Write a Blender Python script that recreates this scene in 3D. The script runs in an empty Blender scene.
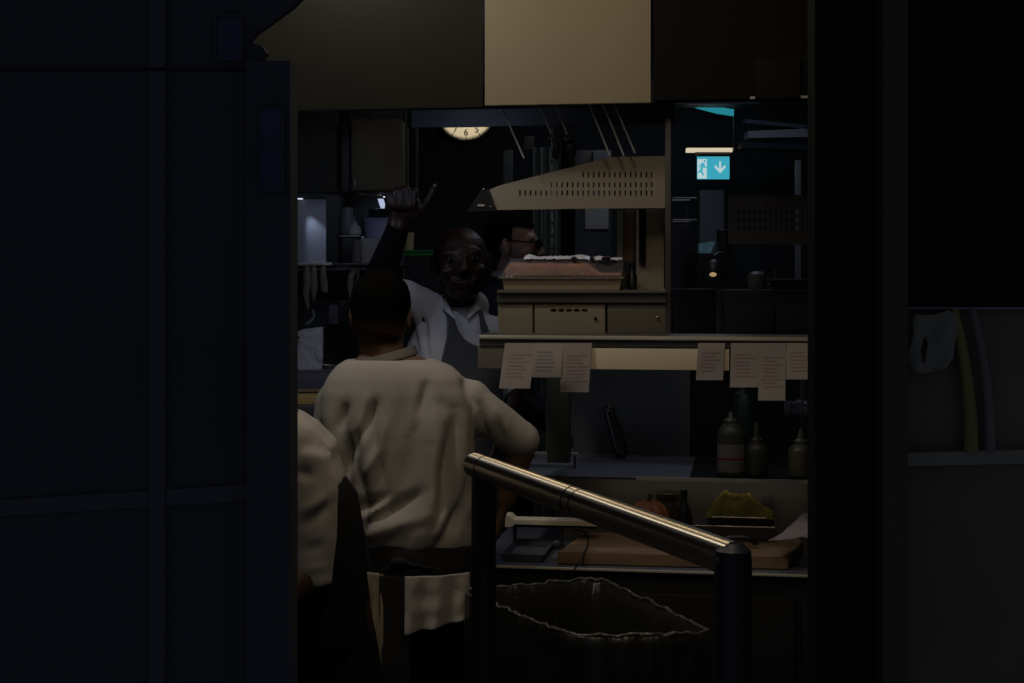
import bpy, bmesh, math, random
from mathutils import Vector, Matrix, noise
S = bpy.context.scene
C = S.collection
PI = math.pi
random.seed(7)

# ------------------------------------------------------------------ camera, world, lights, exposure
FP, HC, YH = 1500.0, 1.65, 275.0        # focal length in pixels, eye height, row of the horizon
cd = bpy.data.cameras.new('camera'); cam = bpy.data.objects.new('camera', cd); C.objects.link(cam)
cam.location = (0, 0, HC); cam.rotation_euler = (PI/2, 0, 0)
cd.sensor_width = 36; cd.lens = FP/1024*36; cd.shift_y = -(341.5-YH)/1024
cd.clip_start = 0.05
S.camera = cam
w = bpy.data.worlds.new('dusk'); S.world = w; w.use_nodes = True
bg = w.node_tree.nodes['Background']; bg.inputs[0].default_value = (0.74, 0.80, 1.0, 1); bg.inputs[1].default_value = 0.055
S.view_settings.view_transform = 'Standard'; S.view_settings.look = 'None'
S.view_settings.exposure = 0.0; S.view_settings.gamma = 1; S.view_settings.use_curve_mapping = False
S.cycles.max_bounces = 6; S.cycles.sample_clamp_indirect = 0.6
try:
    S.cycles.use_denoising = True
except Exception:
    pass

def lamp(kind, name, loc, target, watts, col, size=0.3, spot=60, blend=0.6, size_y=None):
    ld = bpy.data.lights.new(name, kind); ld.energy = watts; ld.color = col
    if kind == 'AREA':
        ld.size = size
        if size_y: ld.shape = 'RECTANGLE'; ld.size_y = size_y
    else:
        ld.shadow_soft_size = size
    if kind == 'SPOT':
        ld.spot_size = math.radians(spot); ld.spot_blend = blend
    o = bpy.data.objects.new(name, ld); C.objects.link(o); o.location = loc
    d = Vector(target)-Vector(loc); o.rotation_euler = d.to_track_quat('-Z', 'Y').to_euler()
    return o
WARM = (1.0, 0.81, 0.57); COOL = (0.62, 0.74, 1.0); NEUT = (1.0, 0.92, 0.80)
FPASS0 = Matrix.Translation((0, 4.0, 0)) @ Matrix.Rotation(-math.radians(9.0), 4, 'Z')
lamp('AREA', 'ceiling_light_warm', (0.14, 2.55, 2.86), (0.14, 2.56, 1.0), 5.2, WARM, 0.10, size_y=1.5)
lamp('AREA', 'ceiling_light_jackets', (-0.66, 3.42, 2.84), (-0.50, 3.75, 1.0), 4.4, NEUT, 0.14)
lamp('SPOT', 'added_spot_rail', (-0.10, 3.72, 2.62), (-0.02, 2.88, 1.26), 9.0, WARM, 0.03, 34, 1.0)  # unseen spot added to draw the highlight along the rail
lamp('SPOT', 'added_spot_canopy', (0.18, 2.35, 2.84), (0.16, 3.95, 2.25), 1.3, WARM, 0.05, 48, 0.7)  # made-up spot that brightens the middle canopy panel
lamp('AREA', 'canopy_light_cool', (-0.82, 4.38, 2.09), (-0.25, 4.70, 1.55), 0.45, COOL, 0.16)
lamp('AREA', 'added_light_front', (-0.24, 4.10, 2.142), (-0.26, 4.72, 1.50), 0.55, COOL, 0.06)  # added behind the canopy lip to light the waving chef from the front
lamp('AREA', 'added_pass_light', FPASS0 @ Vector((0.38, 0.16, 1.443)), FPASS0 @ Vector((0.38, 0.42, 1.0)), 0.11, (0.85, 0.9, 1.0), 0.8, size_y=0.02)  # invented strip, hidden by the fascia, that lifts the dark back panel
lamp('AREA', 'added_shelf_light', FPASS0 @ Vector((0.50, 0.325, 1.058)), FPASS0 @ Vector((0.50, 0.42, 0.95)), 0.030, NEUT, 0.6, size_y=0.008)  # added under the middle shelf to brighten the tan backsplash
lamp('AREA', 'ceiling_light_pass', (0.45, 4.95, 2.84), (0.2, 5.2, 1.4), 0.9, NEUT, 0.4)
lamp('SPOT', 'added_clock_spot', (-0.25, 7.3, 2.84), (-0.25, 8.13, 2.565), 30, NEUT, 0.01, 19.6, 0.04)  # extra spot put in only to brighten the clock face
lamp('AREA', 'ceiling_light_back', (0.75, 6.0, 2.84), (0.75, 6.3, 0), 2.4, COOL, 0.4)

# ------------------------------------------------------------------ projection helpers
def W3(x, y, d):
    return Vector(((x-512)/FP*d, d, HC-(y-YH)/FP*d))
PA = math.radians(9.0); P0 = Vector((0, 4.0))
FW = Matrix.Identity(4)
FPASS = Matrix.Translation((0, 4.0, 0)) @ Matrix.Rotation(-PA, 4, 'Z')
def pp(x, y, v):                                   # point of the pass plane at depth v, local (u, v, z)
    dx = (x-512)/FP; s, c = math.sin(PA), math.cos(PA)
    t = (v+4.0*c)/(dx*s+c)
    px, py = dx*t, t-4.0
    return Vector((px*c-py*s, v, HC-(y-YH)/FP*t))

# ------------------------------------------------------------------ materials
MATS = {}
def mat(name, col, rough=0.6, metal=0.0, bump=0.0, bscale=40, var=0.0, vscale=6, trans=0.0, emit=None, estr=0, alpha=1, stretch=None, spec=0.5, sheen=0):
    if name in MATS: return MATS[name]
    m = bpy.data.materials.new(name); m.use_nodes = True; nt = m.node_tree; b = nt.nodes['Principled BSDF']
    b.inputs['Base Color'].default_value = (*col, 1); b.inputs['Roughness'].default_value = rough
    b.inputs['Metallic'].default_value = metal
    b.inputs['Specular IOR Level'].default_value = spec
    if trans: b.inputs['Transmission Weight'].default_value = trans
    if alpha < 1: b.inputs['Alpha'].default_value = alpha
    if sheen: b.inputs['Sheen Weight'].default_value = sheen
    if emit: b.inputs['Emission Color'].default_value = (*emit, 1); b.inputs['Emission Strength'].default_value = estr
    if bump or var:
        tc = nt.nodes.new('ShaderNodeTexCoord'); mp = nt.nodes.new('ShaderNodeMapping')
        nt.links.new(tc.outputs['Object'], mp.inputs[0])
        if stretch: mp.inputs['Scale'].default_value = stretch
    if var:
        n = nt.nodes.new('ShaderNodeTexNoise'); n.inputs['Scale'].default_value = vscale; n.inputs['Detail'].default_value = 4
        nt.links.new(mp.outputs[0], n.inputs['Vector'])
        r = nt.nodes.new('ShaderNodeValToRGB')
        r.color_ramp.elements[0].position = 0.3; r.color_ramp.elements[1].position = 0.7
        r.color_ramp.elements[0].color = (*[c*(1-var) for c in col], 1); r.color_ramp.elements[1].color = (*[min(1, c*(1+var)) for c in col], 1)
        nt.links.new(n.outputs['Fac'], r.inputs[0]); nt.links.new(r.outputs[0], b.inputs['Base Color'])
    if bump:
        n2 = nt.nodes.new('ShaderNodeTexNoise'); n2.inputs['Scale'].default_value = bscale; n2.inputs['Detail'].default_value = 3
        nt.links.new(mp.outputs[0], n2.inputs['Vector'])
        bp = nt.nodes.new('ShaderNodeBump'); bp.inputs['Strength'].default_value = bump; bp.inputs['Distance'].default_value = 0.01
        nt.links.new(n2.outputs['Fac'], bp.inputs['Height']); nt.links.new(bp.outputs[0], b.inputs['Normal'])
    MATS[name] = m; return m
BRUSH = (2, 40, 40)
M_rod = mat('rod_bright', (0.55, 0.56, 0.60), 0.45, 0.2)
M_navy = mat('navy_panel', (0.050, 0.055, 0.072), 0.75, var=0.10, vscale=3, spec=0.2)
M_navy2 = mat('navy_panel_seam', (0.018, 0.020, 0.028), 0.8, spec=0.1)
M_navy3 = mat('navy_strip', (0.064, 0.070, 0.090), 0.7, spec=0.2)
M_notice = mat('blue_notice', (0.050, 0.055, 0.105), 0.7, var=0.35, vscale=30, spec=0.2)
M_black = mat('black_jamb', (0.012, 0.012, 0.013), 0.8, spec=0.1)
M_bronze = mat('dull_bronze_post', (0.058, 0.055, 0.040), 0.6, var=0.1, spec=0.2)
M_glassd = mat('dark_glass', (0.008, 0.009, 0.013), 0.6, spec=0.1)
M_reflpan = mat('grey_reflection_panel', (0.125, 0.115, 0.095), 0.7, var=0.15, vscale=5, spec=0.2)  # grey of a reflection in the glass, used as base colour
M_reflband = mat('reflected_band_grey', (0.20, 0.20, 0.175), 0.6, spec=0.2)
M_floor = mat('floor_tile', (0.06, 0.055, 0.05), 0.5, var=0.2, vscale=8)
M_ceil = mat('ceiling_paint', (0.05, 0.05, 0.052), 0.9)
M_wall = mat('wall_dark', (0.040, 0.042, 0.048), 0.6, var=0.1)
M_wall_l = mat('wall_left_tile', (0.10, 0.10, 0.11), 0.5, var=0.1)
M_steel = mat('brushed_steel', (0.50, 0.47, 0.42), 0.42, 0.9, bump=0.15, bscale=6, stretch=BRUSH, var=0.06)
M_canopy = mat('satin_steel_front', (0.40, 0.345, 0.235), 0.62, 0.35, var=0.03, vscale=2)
M_canopyd = mat('shaded_steel_front', (0.023, 0.021, 0.016), 0.5, 0.4, var=0.12, vscale=2)  # left canopy panel: its shade is put into the base colour
M_canopyr = mat('shaded_black_steel', (0.007, 0.007, 0.0075), 0.7, 0.0, spec=0.15, var=0.12, vscale=2)  # shade of the right canopy panel as colour; also the counter base
M_steeld = mat('dark_steel', (0.11, 0.11, 0.115), 0.45, 0.6, var=0.15)
M_steelb = mat('blued_steel', (0.10, 0.115, 0.15), 0.42, 0.6, var=0.15)
M_satin = mat('satin_steel', (0.32, 0.285, 0.22), 0.55, 0.4, var=0.06, vscale=3)
M_chrome = mat('polished_tube_steel', (0.72, 0.65, 0.52), 0.33, 1.0)
_b = M_chrome.node_tree.nodes['Principled BSDF']; _b.inputs['Anisotropic'].default_value = 0.92
_v = M_chrome.node_tree.nodes.new('ShaderNodeCombineXYZ')      # lengthwise brushing direction of the rail tube
_v.inputs[0].default_value = 0.37; _v.inputs[1].default_value = -0.93; M_chrome.node_tree.links.new(_v.outputs[0], _b.inputs['Tangent'])
M_post = mat('post_navy', (0.035, 0.040, 0.060), 0.5, 0.2)
M_groove = mat('groove_black', (0.004, 0.004, 0.004), 0.8, spec=0.1)
M_blackp = mat('black_plastic', (0.012, 0.012, 0.014), 0.4)
M_jacket = mat('jacket_cotton', (0.50, 0.47, 0.44), 0.9, bump=0.10, bscale=260, var=0.06, vscale=4, spec=0.1, sheen=0.1)
M_shirt = mat('shirt_white', (0.55, 0.56, 0.62), 0.9, bump=0.2, bscale=200, spec=0.1)
M_collar = mat('collar_grey', (0.20, 0.19, 0.18), 0.9, spec=0.1)
M_apron = mat('apron_slate', (0.070, 0.075, 0.088), 0.9, bump=0.3, bscale=260, spec=0.1)
M_aprond = mat('apron_charcoal', (0.034, 0.033, 0.034), 0.9, bump=0.3, bscale=260, spec=0.1)
M_apronst = mat('apron_thread', (.25, .25, .28), .8)
M_trs = mat('trousers_black', (0.006, 0.006, 0.007), 0.95, spec=0.05)
M_towel = mat('towel_beige', (0.42, 0.36, 0.26), 0.95, bump=0.4, bscale=300, spec=0.1)
M_skinA = mat('skin_tan', (0.19, 0.105, 0.070), 0.55, var=0.1, vscale=20)
M_skinB = mat('skin_dark', (0.030, 0.014, 0.009), 0.46, spec=0.32, var=0.12, vscale=20)
M_skinC = mat('skin_pale', (0.29, 0.165, 0.13), 0.5, var=0.1, vscale=20)
M_skinD = mat('skin_brown', (0.06, 0.03, 0.018), 0.55, var=0.1, vscale=20)
M_hair = mat('hair_black', (0.007, 0.006, 0.006), 0.9, bump=0.8, bscale=220, spec=0.03)
M_lens = mat('dark_lens', (0.006, 0.006, 0.008), 0.2)
M_eye = mat('eye_white', (0.04, 0.035, 0.035), 0.6)
M_teeth = mat('teeth', (0.11, 0.10, 0.095), 0.4)
M_paper = mat('ticket_paper', (0.43, 0.39, 0.39), 0.85, var=0.05, spec=0.1)
M_print = mat('ticket_red_print', (0.39, 0.31, 0.31), 0.85, spec=0.1)
M_print2 = mat('ticket_grey_print', (0.33, 0.30, 0.30), 0.85, spec=0.1)
M_wood = mat('board_wood', (0.27, 0.175, 0.095), 0.65, var=0.22, vscale=5, stretch=(1, 8, 8))
M_wood2 = mat('board_yellow_wood', (0.34, 0.24, 0.09), 0.65, var=0.2, vscale=5, stretch=(1, 8, 8))
M_meat = mat('salmon_slab', (0.42, 0.20, 0.13), 0.45, var=0.25, vscale=14)
M_film = mat('cling_film', (0.3, 0.3, 0.33), 0.16, bump=0.6, bscale=30, alpha=0.22, spec=1.0)
M_tray = mat('tray_cream', (0.40, 0.34, 0.26), 0.55, 0.1, var=0.08)
M_bag = mat('bin_bag_clear', (0.045, 0.045, 0.042), 0.30, bump=0.8, bscale=30, stretch=(1, 1, .2), alpha=0.5, spec=0.9)
M_bin = mat('bin_plastic', (0.010, 0.010, 0.011), 0.6, spec=0.3)
M_yel = mat('cloth_yellow', (0.16, 0.135, 0.03), 0.9, bump=0.3, bscale=60, var=0.15, spec=0.1)
M_rag = mat('cloth_white', (0.30, 0.27, 0.28), 0.9, bump=0.3, bscale=60, spec=0.1)
M_squash = mat('squash_orange', (0.42, 0.13, 0.03), 0.45, var=0.3, vscale=15)
M_amber = mat('jar_brown', (0.045, 0.035, 0.022), 0.3)
M_bottle = mat('bottle_milky', (0.085, 0.08, 0.05), 0.4, var=0.1)
M_label = mat('bottle_label', (0.28, 0.26, 0.22), 0.7)
M_red = mat('red_stripe', (0.40, 0.05, 0.03), 0.6)
M_teal = mat('dark_teal_plastic', (0.015, 0.028, 0.034), 0.4)
M_white = mat('white_plastic', (0.62, 0.64, 0.70), 0.4)
M_lav = mat('lavender_plastic', (0.42, 0.42, 0.72), 0.4, var=0.05)
M_green = mat('green_plastic', (0.03, 0.55, 0.14), 0.45)
M_blue = mat('worktop_blue_steel', (0.15, 0.16, 0.20), 0.45, 0.25, var=.15)
M_edge = mat('bright_edge', (0.75, 0.68, 0.56), 0.4, 0.2)
M_raild = mat('rail_steel', (0.17, 0.165, 0.145), 0.45, 0.6, var=.2, vscale=3)
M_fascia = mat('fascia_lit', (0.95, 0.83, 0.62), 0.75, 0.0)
M_brown = mat('brown_card', (0.60, 0.38, 0.20), 0.7)
M_glove = mat('beige_glove', (0.30, 0.25, 0.19), 0.8)
M_clock = mat('clock_face_cream', (0.72, 0.62, 0.42), 0.6)
M_ink = mat('clock_ink', (0.03, 0.025, 0.02), 0.6)
M_pale = mat('pale_board', (0.34, 0.33, 0.29), 0.7)
M_strip = mat('strip_curtain', (0.12, 0.135, 0.12), 0.25, var=0.4, vscale=9, stretch=(6, 6, 0.6))
M_streak = mat('streak_olive', (0.16, 0.17, 0.05), 0.6)
M_cyanlit = mat('sign_cyan_lit', (0.0, 0.1, 0.12), 0.5, emit=(0.055, 0.47, 0.62), estr=1.0)
M_whitelit = mat('sign_white_lit', (0.3, 0.3, 0.3), 0.5, emit=(0.60, 0.78, 0.80), estr=1.0)
M_striplit = mat('lamp_strip_lit', (0.3, 0.3, 0.3), 0.5, emit=(0.85, 0.72, 0.52), estr=1.0)
M_cyandim = mat('cyan_reflection_glow', (0.0, 0.1, 0.12), 0.5, emit=(0.02, 0.27, 0.34), estr=1.0)
M_bulb = mat('bulb_lit', (0.3, 0.2, 0.1), 0.5, emit=(0.60, 0.38, 0.18), estr=0.8)
M_tubelit = mat('under_cabinet_lamp_lit', (0.3, 0.3, 0.3), 0.5, emit=(0.75, 0.80, 1.0), estr=1.2)
M_housing = mat('lamp_housing', (0.24, 0.23, 0.21), 0.5)

# ------------------------------------------------------------------ mesh builder
class MB:
    def __init__(s): s.bm = bmesh.new()
    def box(s, x0, x1, y0, y1, z0, z1, bev=0.0):
        m = Matrix.Translation(((x0+x1)/2, (y0+y1)/2, (z0+z1)/2)) @ Matrix.Diagonal((abs(x1-x0), abs(y1-y0), abs(z1-z0), 1))
        g = bmesh.ops.create_cube(s.bm, size=1, matrix=m)
        if bev > 0:
            es = list({e for v in g['verts'] for e in v.link_edges})
            bmesh.ops.bevel(s.bm, geom=es, offset=bev, segments=2, profile=0.7, affect='EDGES')
        return s
    def prism(s, pts, a0, a1, plane='xz'):
        def P(p, a): return (p[0], a, p[1]) if plane == 'xz' else ((p[0], p[1], a) if plane == 'xy' else (a, p[0], p[1]))
        A = [s.bm.verts.new(P(p, a0)) for p in pts]; B = [s.bm.verts.new(P(p, a1)) for p in pts]
        s.bm.faces.new(A); s.bm.faces.new(B[::-1]); n = len(pts)
        for i in range(n): s.bm.faces.new((A[i], B[i], B[(i+1) % n], A[(i+1) % n]))
        return s
    def loft(s, rings, cap=True, closed=True):
        R = [[s.bm.verts.new(p) for p in r] for r in rings]; n = len(R[0])
        for a, b in zip(R, R[1:]):
            for i in range(n if closed else n-1): s.bm.faces.new((a[i], a[(i+1) % n], b[(i+1) % n], b[i]))
        if cap: s.bm.faces.new(R[0][::-1]); s.bm.faces.new(R[-1])
        return s
    def tube(s, pts, r, seg=12, cap=True):
        pts = [Vector(p) for p in pts]; n = len(pts); rs = r if isinstance(r, (list, tuple)) else [r]*n
        ref = None; rings = []
        for i, p in enumerate(pts):
            t = (pts[min(i+1, n-1)]-pts[max(i-1, 0)]).normalized()
            if ref is None: ref = Vector((0, 0, 1)) if abs(t.z) < 0.9 else Vector((1, 0, 0))
            a = t.cross(ref).normalized(); b = a.cross(t).normalized(); ref = b
            rings.append([p+(a*math.cos(2*PI*k/seg)+b*math.sin(2*PI*k/seg))*rs[i] for k in range(seg)])
        return s.loft(rings, cap)
    def lathe(s, prof, c=(0, 0, 0), seg=28, cap=True, sx=1, sy=1):
        c = Vector(c)
        return s.loft([[c+Vector((sx*r*math.cos(2*PI*k/seg), sy*r*math.sin(2*PI*k/seg), z)) for k in range(seg)] for r, z in prof], cap)
    def cap(s, p0, p1, r0, r1, flat=1.0, side=None, seg=16, n=5):
        p0, p1 = Vector(p0), Vector(p1); t = (p1-p0).normalized()
        a = Vector(side) if side else (Vector((0, 0, 1)) if abs(t.z) < 0.9 else Vector((1, 0, 0)))
        a = (a-t*a.dot(t)).normalized(); b = t.cross(a)
        rings = []
        for i in range(n):
            th = PI/2*(1-(i+0.15)/n); rings.append((p0-t*r0*math.sin(th), r0*math.cos(th)))
        rings.append((p0, r0)); rings.append((p1, r1))
        for i in range(n):
            th = PI/2*((i+0.85)/n); rings.append((p1+t*r1*math.sin(th), r1*math.cos(th)))
        return s.loft([[c+(a*math.cos(2*PI*k/seg)+b*math.sin(2*PI*k/seg)*flat)*r for k in range(seg)] for c, r in rings])
    def ell(s, c, r, rot=None, seg=20):
        m = Matrix.Translation(c) @ (rot.to_4x4() if rot else Matrix.Identity(4)) @ Matrix.Diagonal((*r, 1))
        bmesh.ops.create_uvsphere(s.bm, u_segments=seg, v_segments=seg//2+2, radius=1, matrix=m); return s
    def sheet(s, f, nu, nv, mask=None):
        g = [[s.bm.verts.new(f(i/nu, j/nv)) for i in range(nu+1)] for j in range(nv+1)]
        for j in range(nv):
            for i in range(nu):
                if mask is None or mask((i+.5)/nu, (j+.5)/nv): s.bm.faces.new((g[j][i], g[j][i+1], g[j+1][i+1], g[j+1][i]))
        bmesh.ops.delete(s.bm, geom=[v for v in s.bm.verts if not v.link_faces], context='VERTS')
        return s
    def xf(s, m): bmesh.ops.transform(s.bm, matrix=m, verts=s.bm.verts); return s

ROOTM = {}
def tag(o, label=None, cat=None, group=None, kind=None):
    if label: o['label'] = label
    if cat: o['category'] = cat
    if group: o['group'] = group
    if kind: o['kind'] = kind
    return o
def thing(name, label, cat, loc, rotz=0, group=None):
    o = bpy.data.objects.new(name, None); C.objects.link(o); o.empty_display_size = 0.05
    o.location = loc; o.rotation_euler = (0, 0, rotz)
    ROOTM[o.name] = Matrix.Translation(Vector(loc)) @ Matrix.Rotation(rotz, 4, 'Z')
    return tag(o, label, cat, group)
def evaluated(o):
    dg = bpy.context.evaluated_depsgraph_get(); return bpy.data.meshes.new_from_object(o.evaluated_get(dg))
def out(mb, name, m, root=None, fr=FW, smooth=True, remesh=0, sm=4, solid=0, disp=None, sub=0, angle=35, label=None, cat=None, group=None, kind=None):
    bm = mb.bm
    bmesh.ops.recalc_face_normals(bm, faces=bm.faces)
    me = bpy.data.meshes.new(name); bm.to_mesh(me); bm.free()
    if solid or remesh or sub:
        t = bpy.data.objects.new('tmp', me); C.objects.link(t)
        if solid: q = t.modifiers.new('s', 'SOLIDIFY'); q.thickness = solid; q.offset = 0
        if remesh:
            q = t.modifiers.new('r', 'REMESH'); q.mode = 'VOXEL'; q.voxel_size = remesh
            if sm: q = t.modifiers.new('k', 'SMOOTH'); q.factor = 0.5; q.iterations = sm
        if sub: q = t.modifiers.new('u', 'SUBSURF'); q.levels = sub; q.render_levels = sub
        me2 = evaluated(t); bpy.data.objects.remove(t); bpy.data.meshes.remove(me); me = me2; me.name = name
    if disp:
        me.update(); nr = [Vector(v.normal) for v in me.vertices]
        for v, nn in zip(me.vertices, nr): v.co = Vector(v.co)+nn*disp(Vector(v.co), nn)
    me.transform(fr)
    if root:
        rm = ROOTM[root.name]; me.transform(rm.inverted())
    else:
        xs = [v.co for v in me.vertices]
        rot = fr.to_3x3().to_4x4(); inv = rot.inverted(); L = [inv @ c for c in xs]
        c = Vector(((min(p.x for p in L)+max(p.x for p in L))/2, (min(p.y for p in L)+max(p.y for p in L))/2, min(p.z for p in L)))
        M = rot @ Matrix.Translation(c); me.transform(M.inverted())
    if smooth:
        me.shade_smooth()
        try: me.set_sharp_from_angle(angle=math.radians(angle))
        except Exception: pass
    me.materials.clear(); me.materials.append(m)
    o = bpy.data.objects.new(name, me); C.objects.link(o)
    if root: o.parent = root; ROOTM[o.name] = ROOTM[root.name]
    else: o.matrix_world = M; ROOTM[o.name] = M
    return tag(o, label, cat, group, kind)
def subpart(mb, name, m, part_o, **k):             # a part of a part: same frame as its parent mesh
    return out(mb, name, m, part_o, **k)
def plate(outline, holes, thick, y, name, m, **k):  # flat plate in x-z with real holes, via a 2D curve
    cu = bpy.data.curves.new('tmp', 'CURVE'); cu.dimensions = '2D'; cu.fill_mode = 'BOTH'; cu.extrude = thick/2
    for pts in [outline]+holes:
        sp = cu.splines.new('POLY'); sp.points.add(len(pts)-1); sp.use_cyclic_u = True
        for q, p in zip(sp.points, pts): q.co = (p[0], p[1], 0, 1)
    t = bpy.data.objects.new('tmp', cu); C.objects.link(t); me = evaluated(t); bpy.data.objects.remove(t)
    me.transform(Matrix.Translation((0, y, 0)) @ Matrix.Rotation(PI/2, 4, 'X'))
    mb = MB(); mb.bm.from_mesh(me); bpy.data.meshes.remove(me)
    return out(mb, name, m, smooth=False, **k)
def struct(mb, name, m, **k): return out(mb, name, m, kind='structure', **k)
def wbox(x0, y0, x1, y1, d, th, bev=0.0, mb=None):   # box whose front face fills the pixel rectangle at depth d
    a, b = W3(x0, y0, d), W3(x1, y1, d)
    return (mb or MB()).box(a.x, b.x, d, d+th, b.z, a.z, bev)
def pbox(x0, y0, x1, y1, v, th, bev=0.0, mb=None):
    xm, ym = (x0+x1)/2, (y0+y1)/2
    a, b = pp(x0, ym, v), pp(x1, ym, v); zt, zb = pp(xm, y0, v).z, pp(xm, y1, v).z
    return (mb or MB()).box(a.x, b.x, v, v+th, zb, zt, bev)

# ------------------------------------------------------------------ the setting
struct(MB().box(-2.4, 2.6, 1.2, 8.4, -0.1, 0), 'floor', M_floor)
struct(MB().box(-2.4, 2.6, 1.5, 8.4, 2.92, 3.0), 'ceiling', M_ceil)
struct(MB().box(-2.4, 2.6, 8.2, 8.3, 0, 2.92), 'wall_back', M_wall)
struct(MB().box(-2.5, -2.4, 1.5, 8.3, 0, 2.92), 'wall_left', M_wall)
struct(MB().box(2.6, 2.7, 1.5, 8.3, 0, 2.92), 'wall_right', M_wall)
struct(MB().box(-2.4, -0.43, 5.92, 6.0, 0, 2.92), 'wall_partition', M_wall_l)
# foreground wall on the left, with its arched upper corner
D1 = 1.6
def X1(x): return W3(x, 0, D1).x
def Z1(y): return W3(0, y, D1).z
lw = MB().box(-2.4, X1(251), D1, D1+.03, 0, Z1(71))
struct(lw, 'wall_front_left', M_navy)
up = [(-2.4, Z1(69)), (X1(251), Z1(69)), (X1(252), Z1(62)), (X1(262), Z1(58)), (X1(266), Z1(52)), (X1(262), Z1(46)), (X1(252), Z1(43)), (X1(251), Z1(38)), (X1(256), Z1(32)), (X1(266), Z1(25)), (X1(280), Z1(15)), (X1(292), Z1(6)), (X1(306), Z1(-8)), (X1(330), Z1(-40)), (X1(345), 2.3), (-2.4, 2.3)]
struct(MB().prism(up, D1+.002, D1+.02), 'wall_front_upper', M_navy)
struct(MB().box(-2.4, 2.6, D1+.01, D1+.05, 2.3, 2.92), 'wall_front_header', M_navy)
struct(MB().box(X1(250), X1(293), D1-.02, D1+.035, 0, Z1(63.5)), 'trim_1', M_navy)
struct(MB().box(-2.4, X1(251), D1-.001, D1+.02, Z1(71.3), Z1(68.6)), 'trim_2', M_navy2)
struct(MB().box(X1(150), X1(166), D1-.006, D1+.01, 0, Z1(72)), 'trim_3', M_navy3)
struct(MB().box(X1(150), X1(166), D1-.004, D1+.01, Z1(68), 2.3), 'trim_4', M_navy3)
a = MB(); a.prism([(-0.62, Z1(520)), (X1(251), Z1(500)), (X1(251), Z1(484)), (-0.62, Z1(504))], D1-.004, D1+.01)
struct(a, 'trim_rail_reflection', M_navy3)  # raised band shaped for the handrail's reflection
def notice(x0, y0, x1, y1, d, label):
    t = thing('wall_notice', label, 'notice', W3((x0+x1)/2, y1, d), 0, None)
    out(wbox(x0, y0, x1, y1, d-.003, .003), 'sheet', M_notice, t, smooth=False)
    fr_ = MB(); wbox(x0-1.2, y0-1.2, x1+1.2, y0, d-.005, .005, mb=fr_); wbox(x0-1.2, y1, x1+1.2, y1+1.2, d-.005, .005, mb=fr_)
    wbox(x0-1.2, y0, x0, y1, d-.005, .005, mb=fr_); wbox(x1, y0, x1+1.2, y1, d-.005, .005, mb=fr_)
    out(fr_, 'frame', M_navy3, t, smooth=False)
notice(216, 16, 241, 59, D1, 'dim blue notice high on the dark wall, upper left of the two')
notice(260, 108, 282, 190, D1-.022, 'tall dim blue notice on the narrow dark pillar beside the opening')
# right side of the opening
struct(MB().box(X1(815), X1(878), D1, D1+.04, 0, 2.3), 'wall_front_right', M_black)
struct(MB().box(X1(876), X1(901), D1-.03, D1+.03, 0, 2.3, 0.003), 'trim_6', M_bronze)
struct(MB().box(X1(899), 2.6, D1+.03, D1+.06, Z1(308), 2.3), 'window_1', M_glassd)
struct(MB().box(X1(899), 2.6, D1+.02, D1+.08, 0, Z1(308)), 'wall_low_reflection', M_reflpan)
a = MB(); a.prism([(X1(899), Z1(467)), (0.7, Z1(461)), (0.7, Z1(447)), (X1(899), Z1(454))], D1+.005, D1+.03)
struct(a, 'trim_reflected_band', M_reflband)  # pale band imitating a reflection in the glass
struct(MB().box(X1(899), 2.6, D1+.012, D1+.08, Z1(309.5), Z1(307.5)), 'trim_8', mat('edge_line', (0.18, 0.18, 0.24), .6))
def q1(x, y, off=0.0): p = W3(x, y, D1+.008-off); return p
def streak(xa, xb, y0, y1, bend, name, m, label):
    n = 14; L = []
    for i in range(n+1):
        f = i/n; y = y0+(y1-y0)*f; xc = (xa+bend[0]*f+bend[1]*f*f); hw = xb/2*(1+.5*f)
        c = q1(xc, y); L.append([c+Vector((math.cos(2*PI*k/12)*hw*D1/FP, math.sin(2*PI*k/12)*.006, 0)) for k in range(12)])
    out(MB().loft(L), name, m, label=label, cat='reflected streak')  # reflection in the glass built as a thin solid streak
streak(953, 10, 309, 452, (38, -20), 'reflected_streak', M_streak, 'dim olive yellow reflected streak curving down the grey panel at right')
streak(972, 8, 309, 452, (38, -20), 'reflected_streak', mat('streak_grey', (0.135, 0.13, 0.135), .7), 'dim grey reflected streak just right of the olive yellow one')
def patchf(u, v):  # sheet shaped for a pale reflection in the glass
    p = q1(908+46*u+3*math.sin(5*v), 311+58*v+4*math.sin(4*u), .003)
    p.y += -.004-.004*math.sin(9*u+3*v)*math.sin(5*v); return p
out(MB().sheet(patchf, 24, 24, lambda u, v: ((u-.5)/.52)**2+((v-.5)/.52)**2 < 1.35 and ((u-.25-.12*v)/.06)**2+((v-.6)/.22)**2 > 1), 'reflected_patch', mat('patch_grey', (0.165, 0.17, 0.155), .9), solid=.003, sub=1,
    label='pale grey reflection built as a thin sheet on the low panel at right', cat='reflected_patch')

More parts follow.
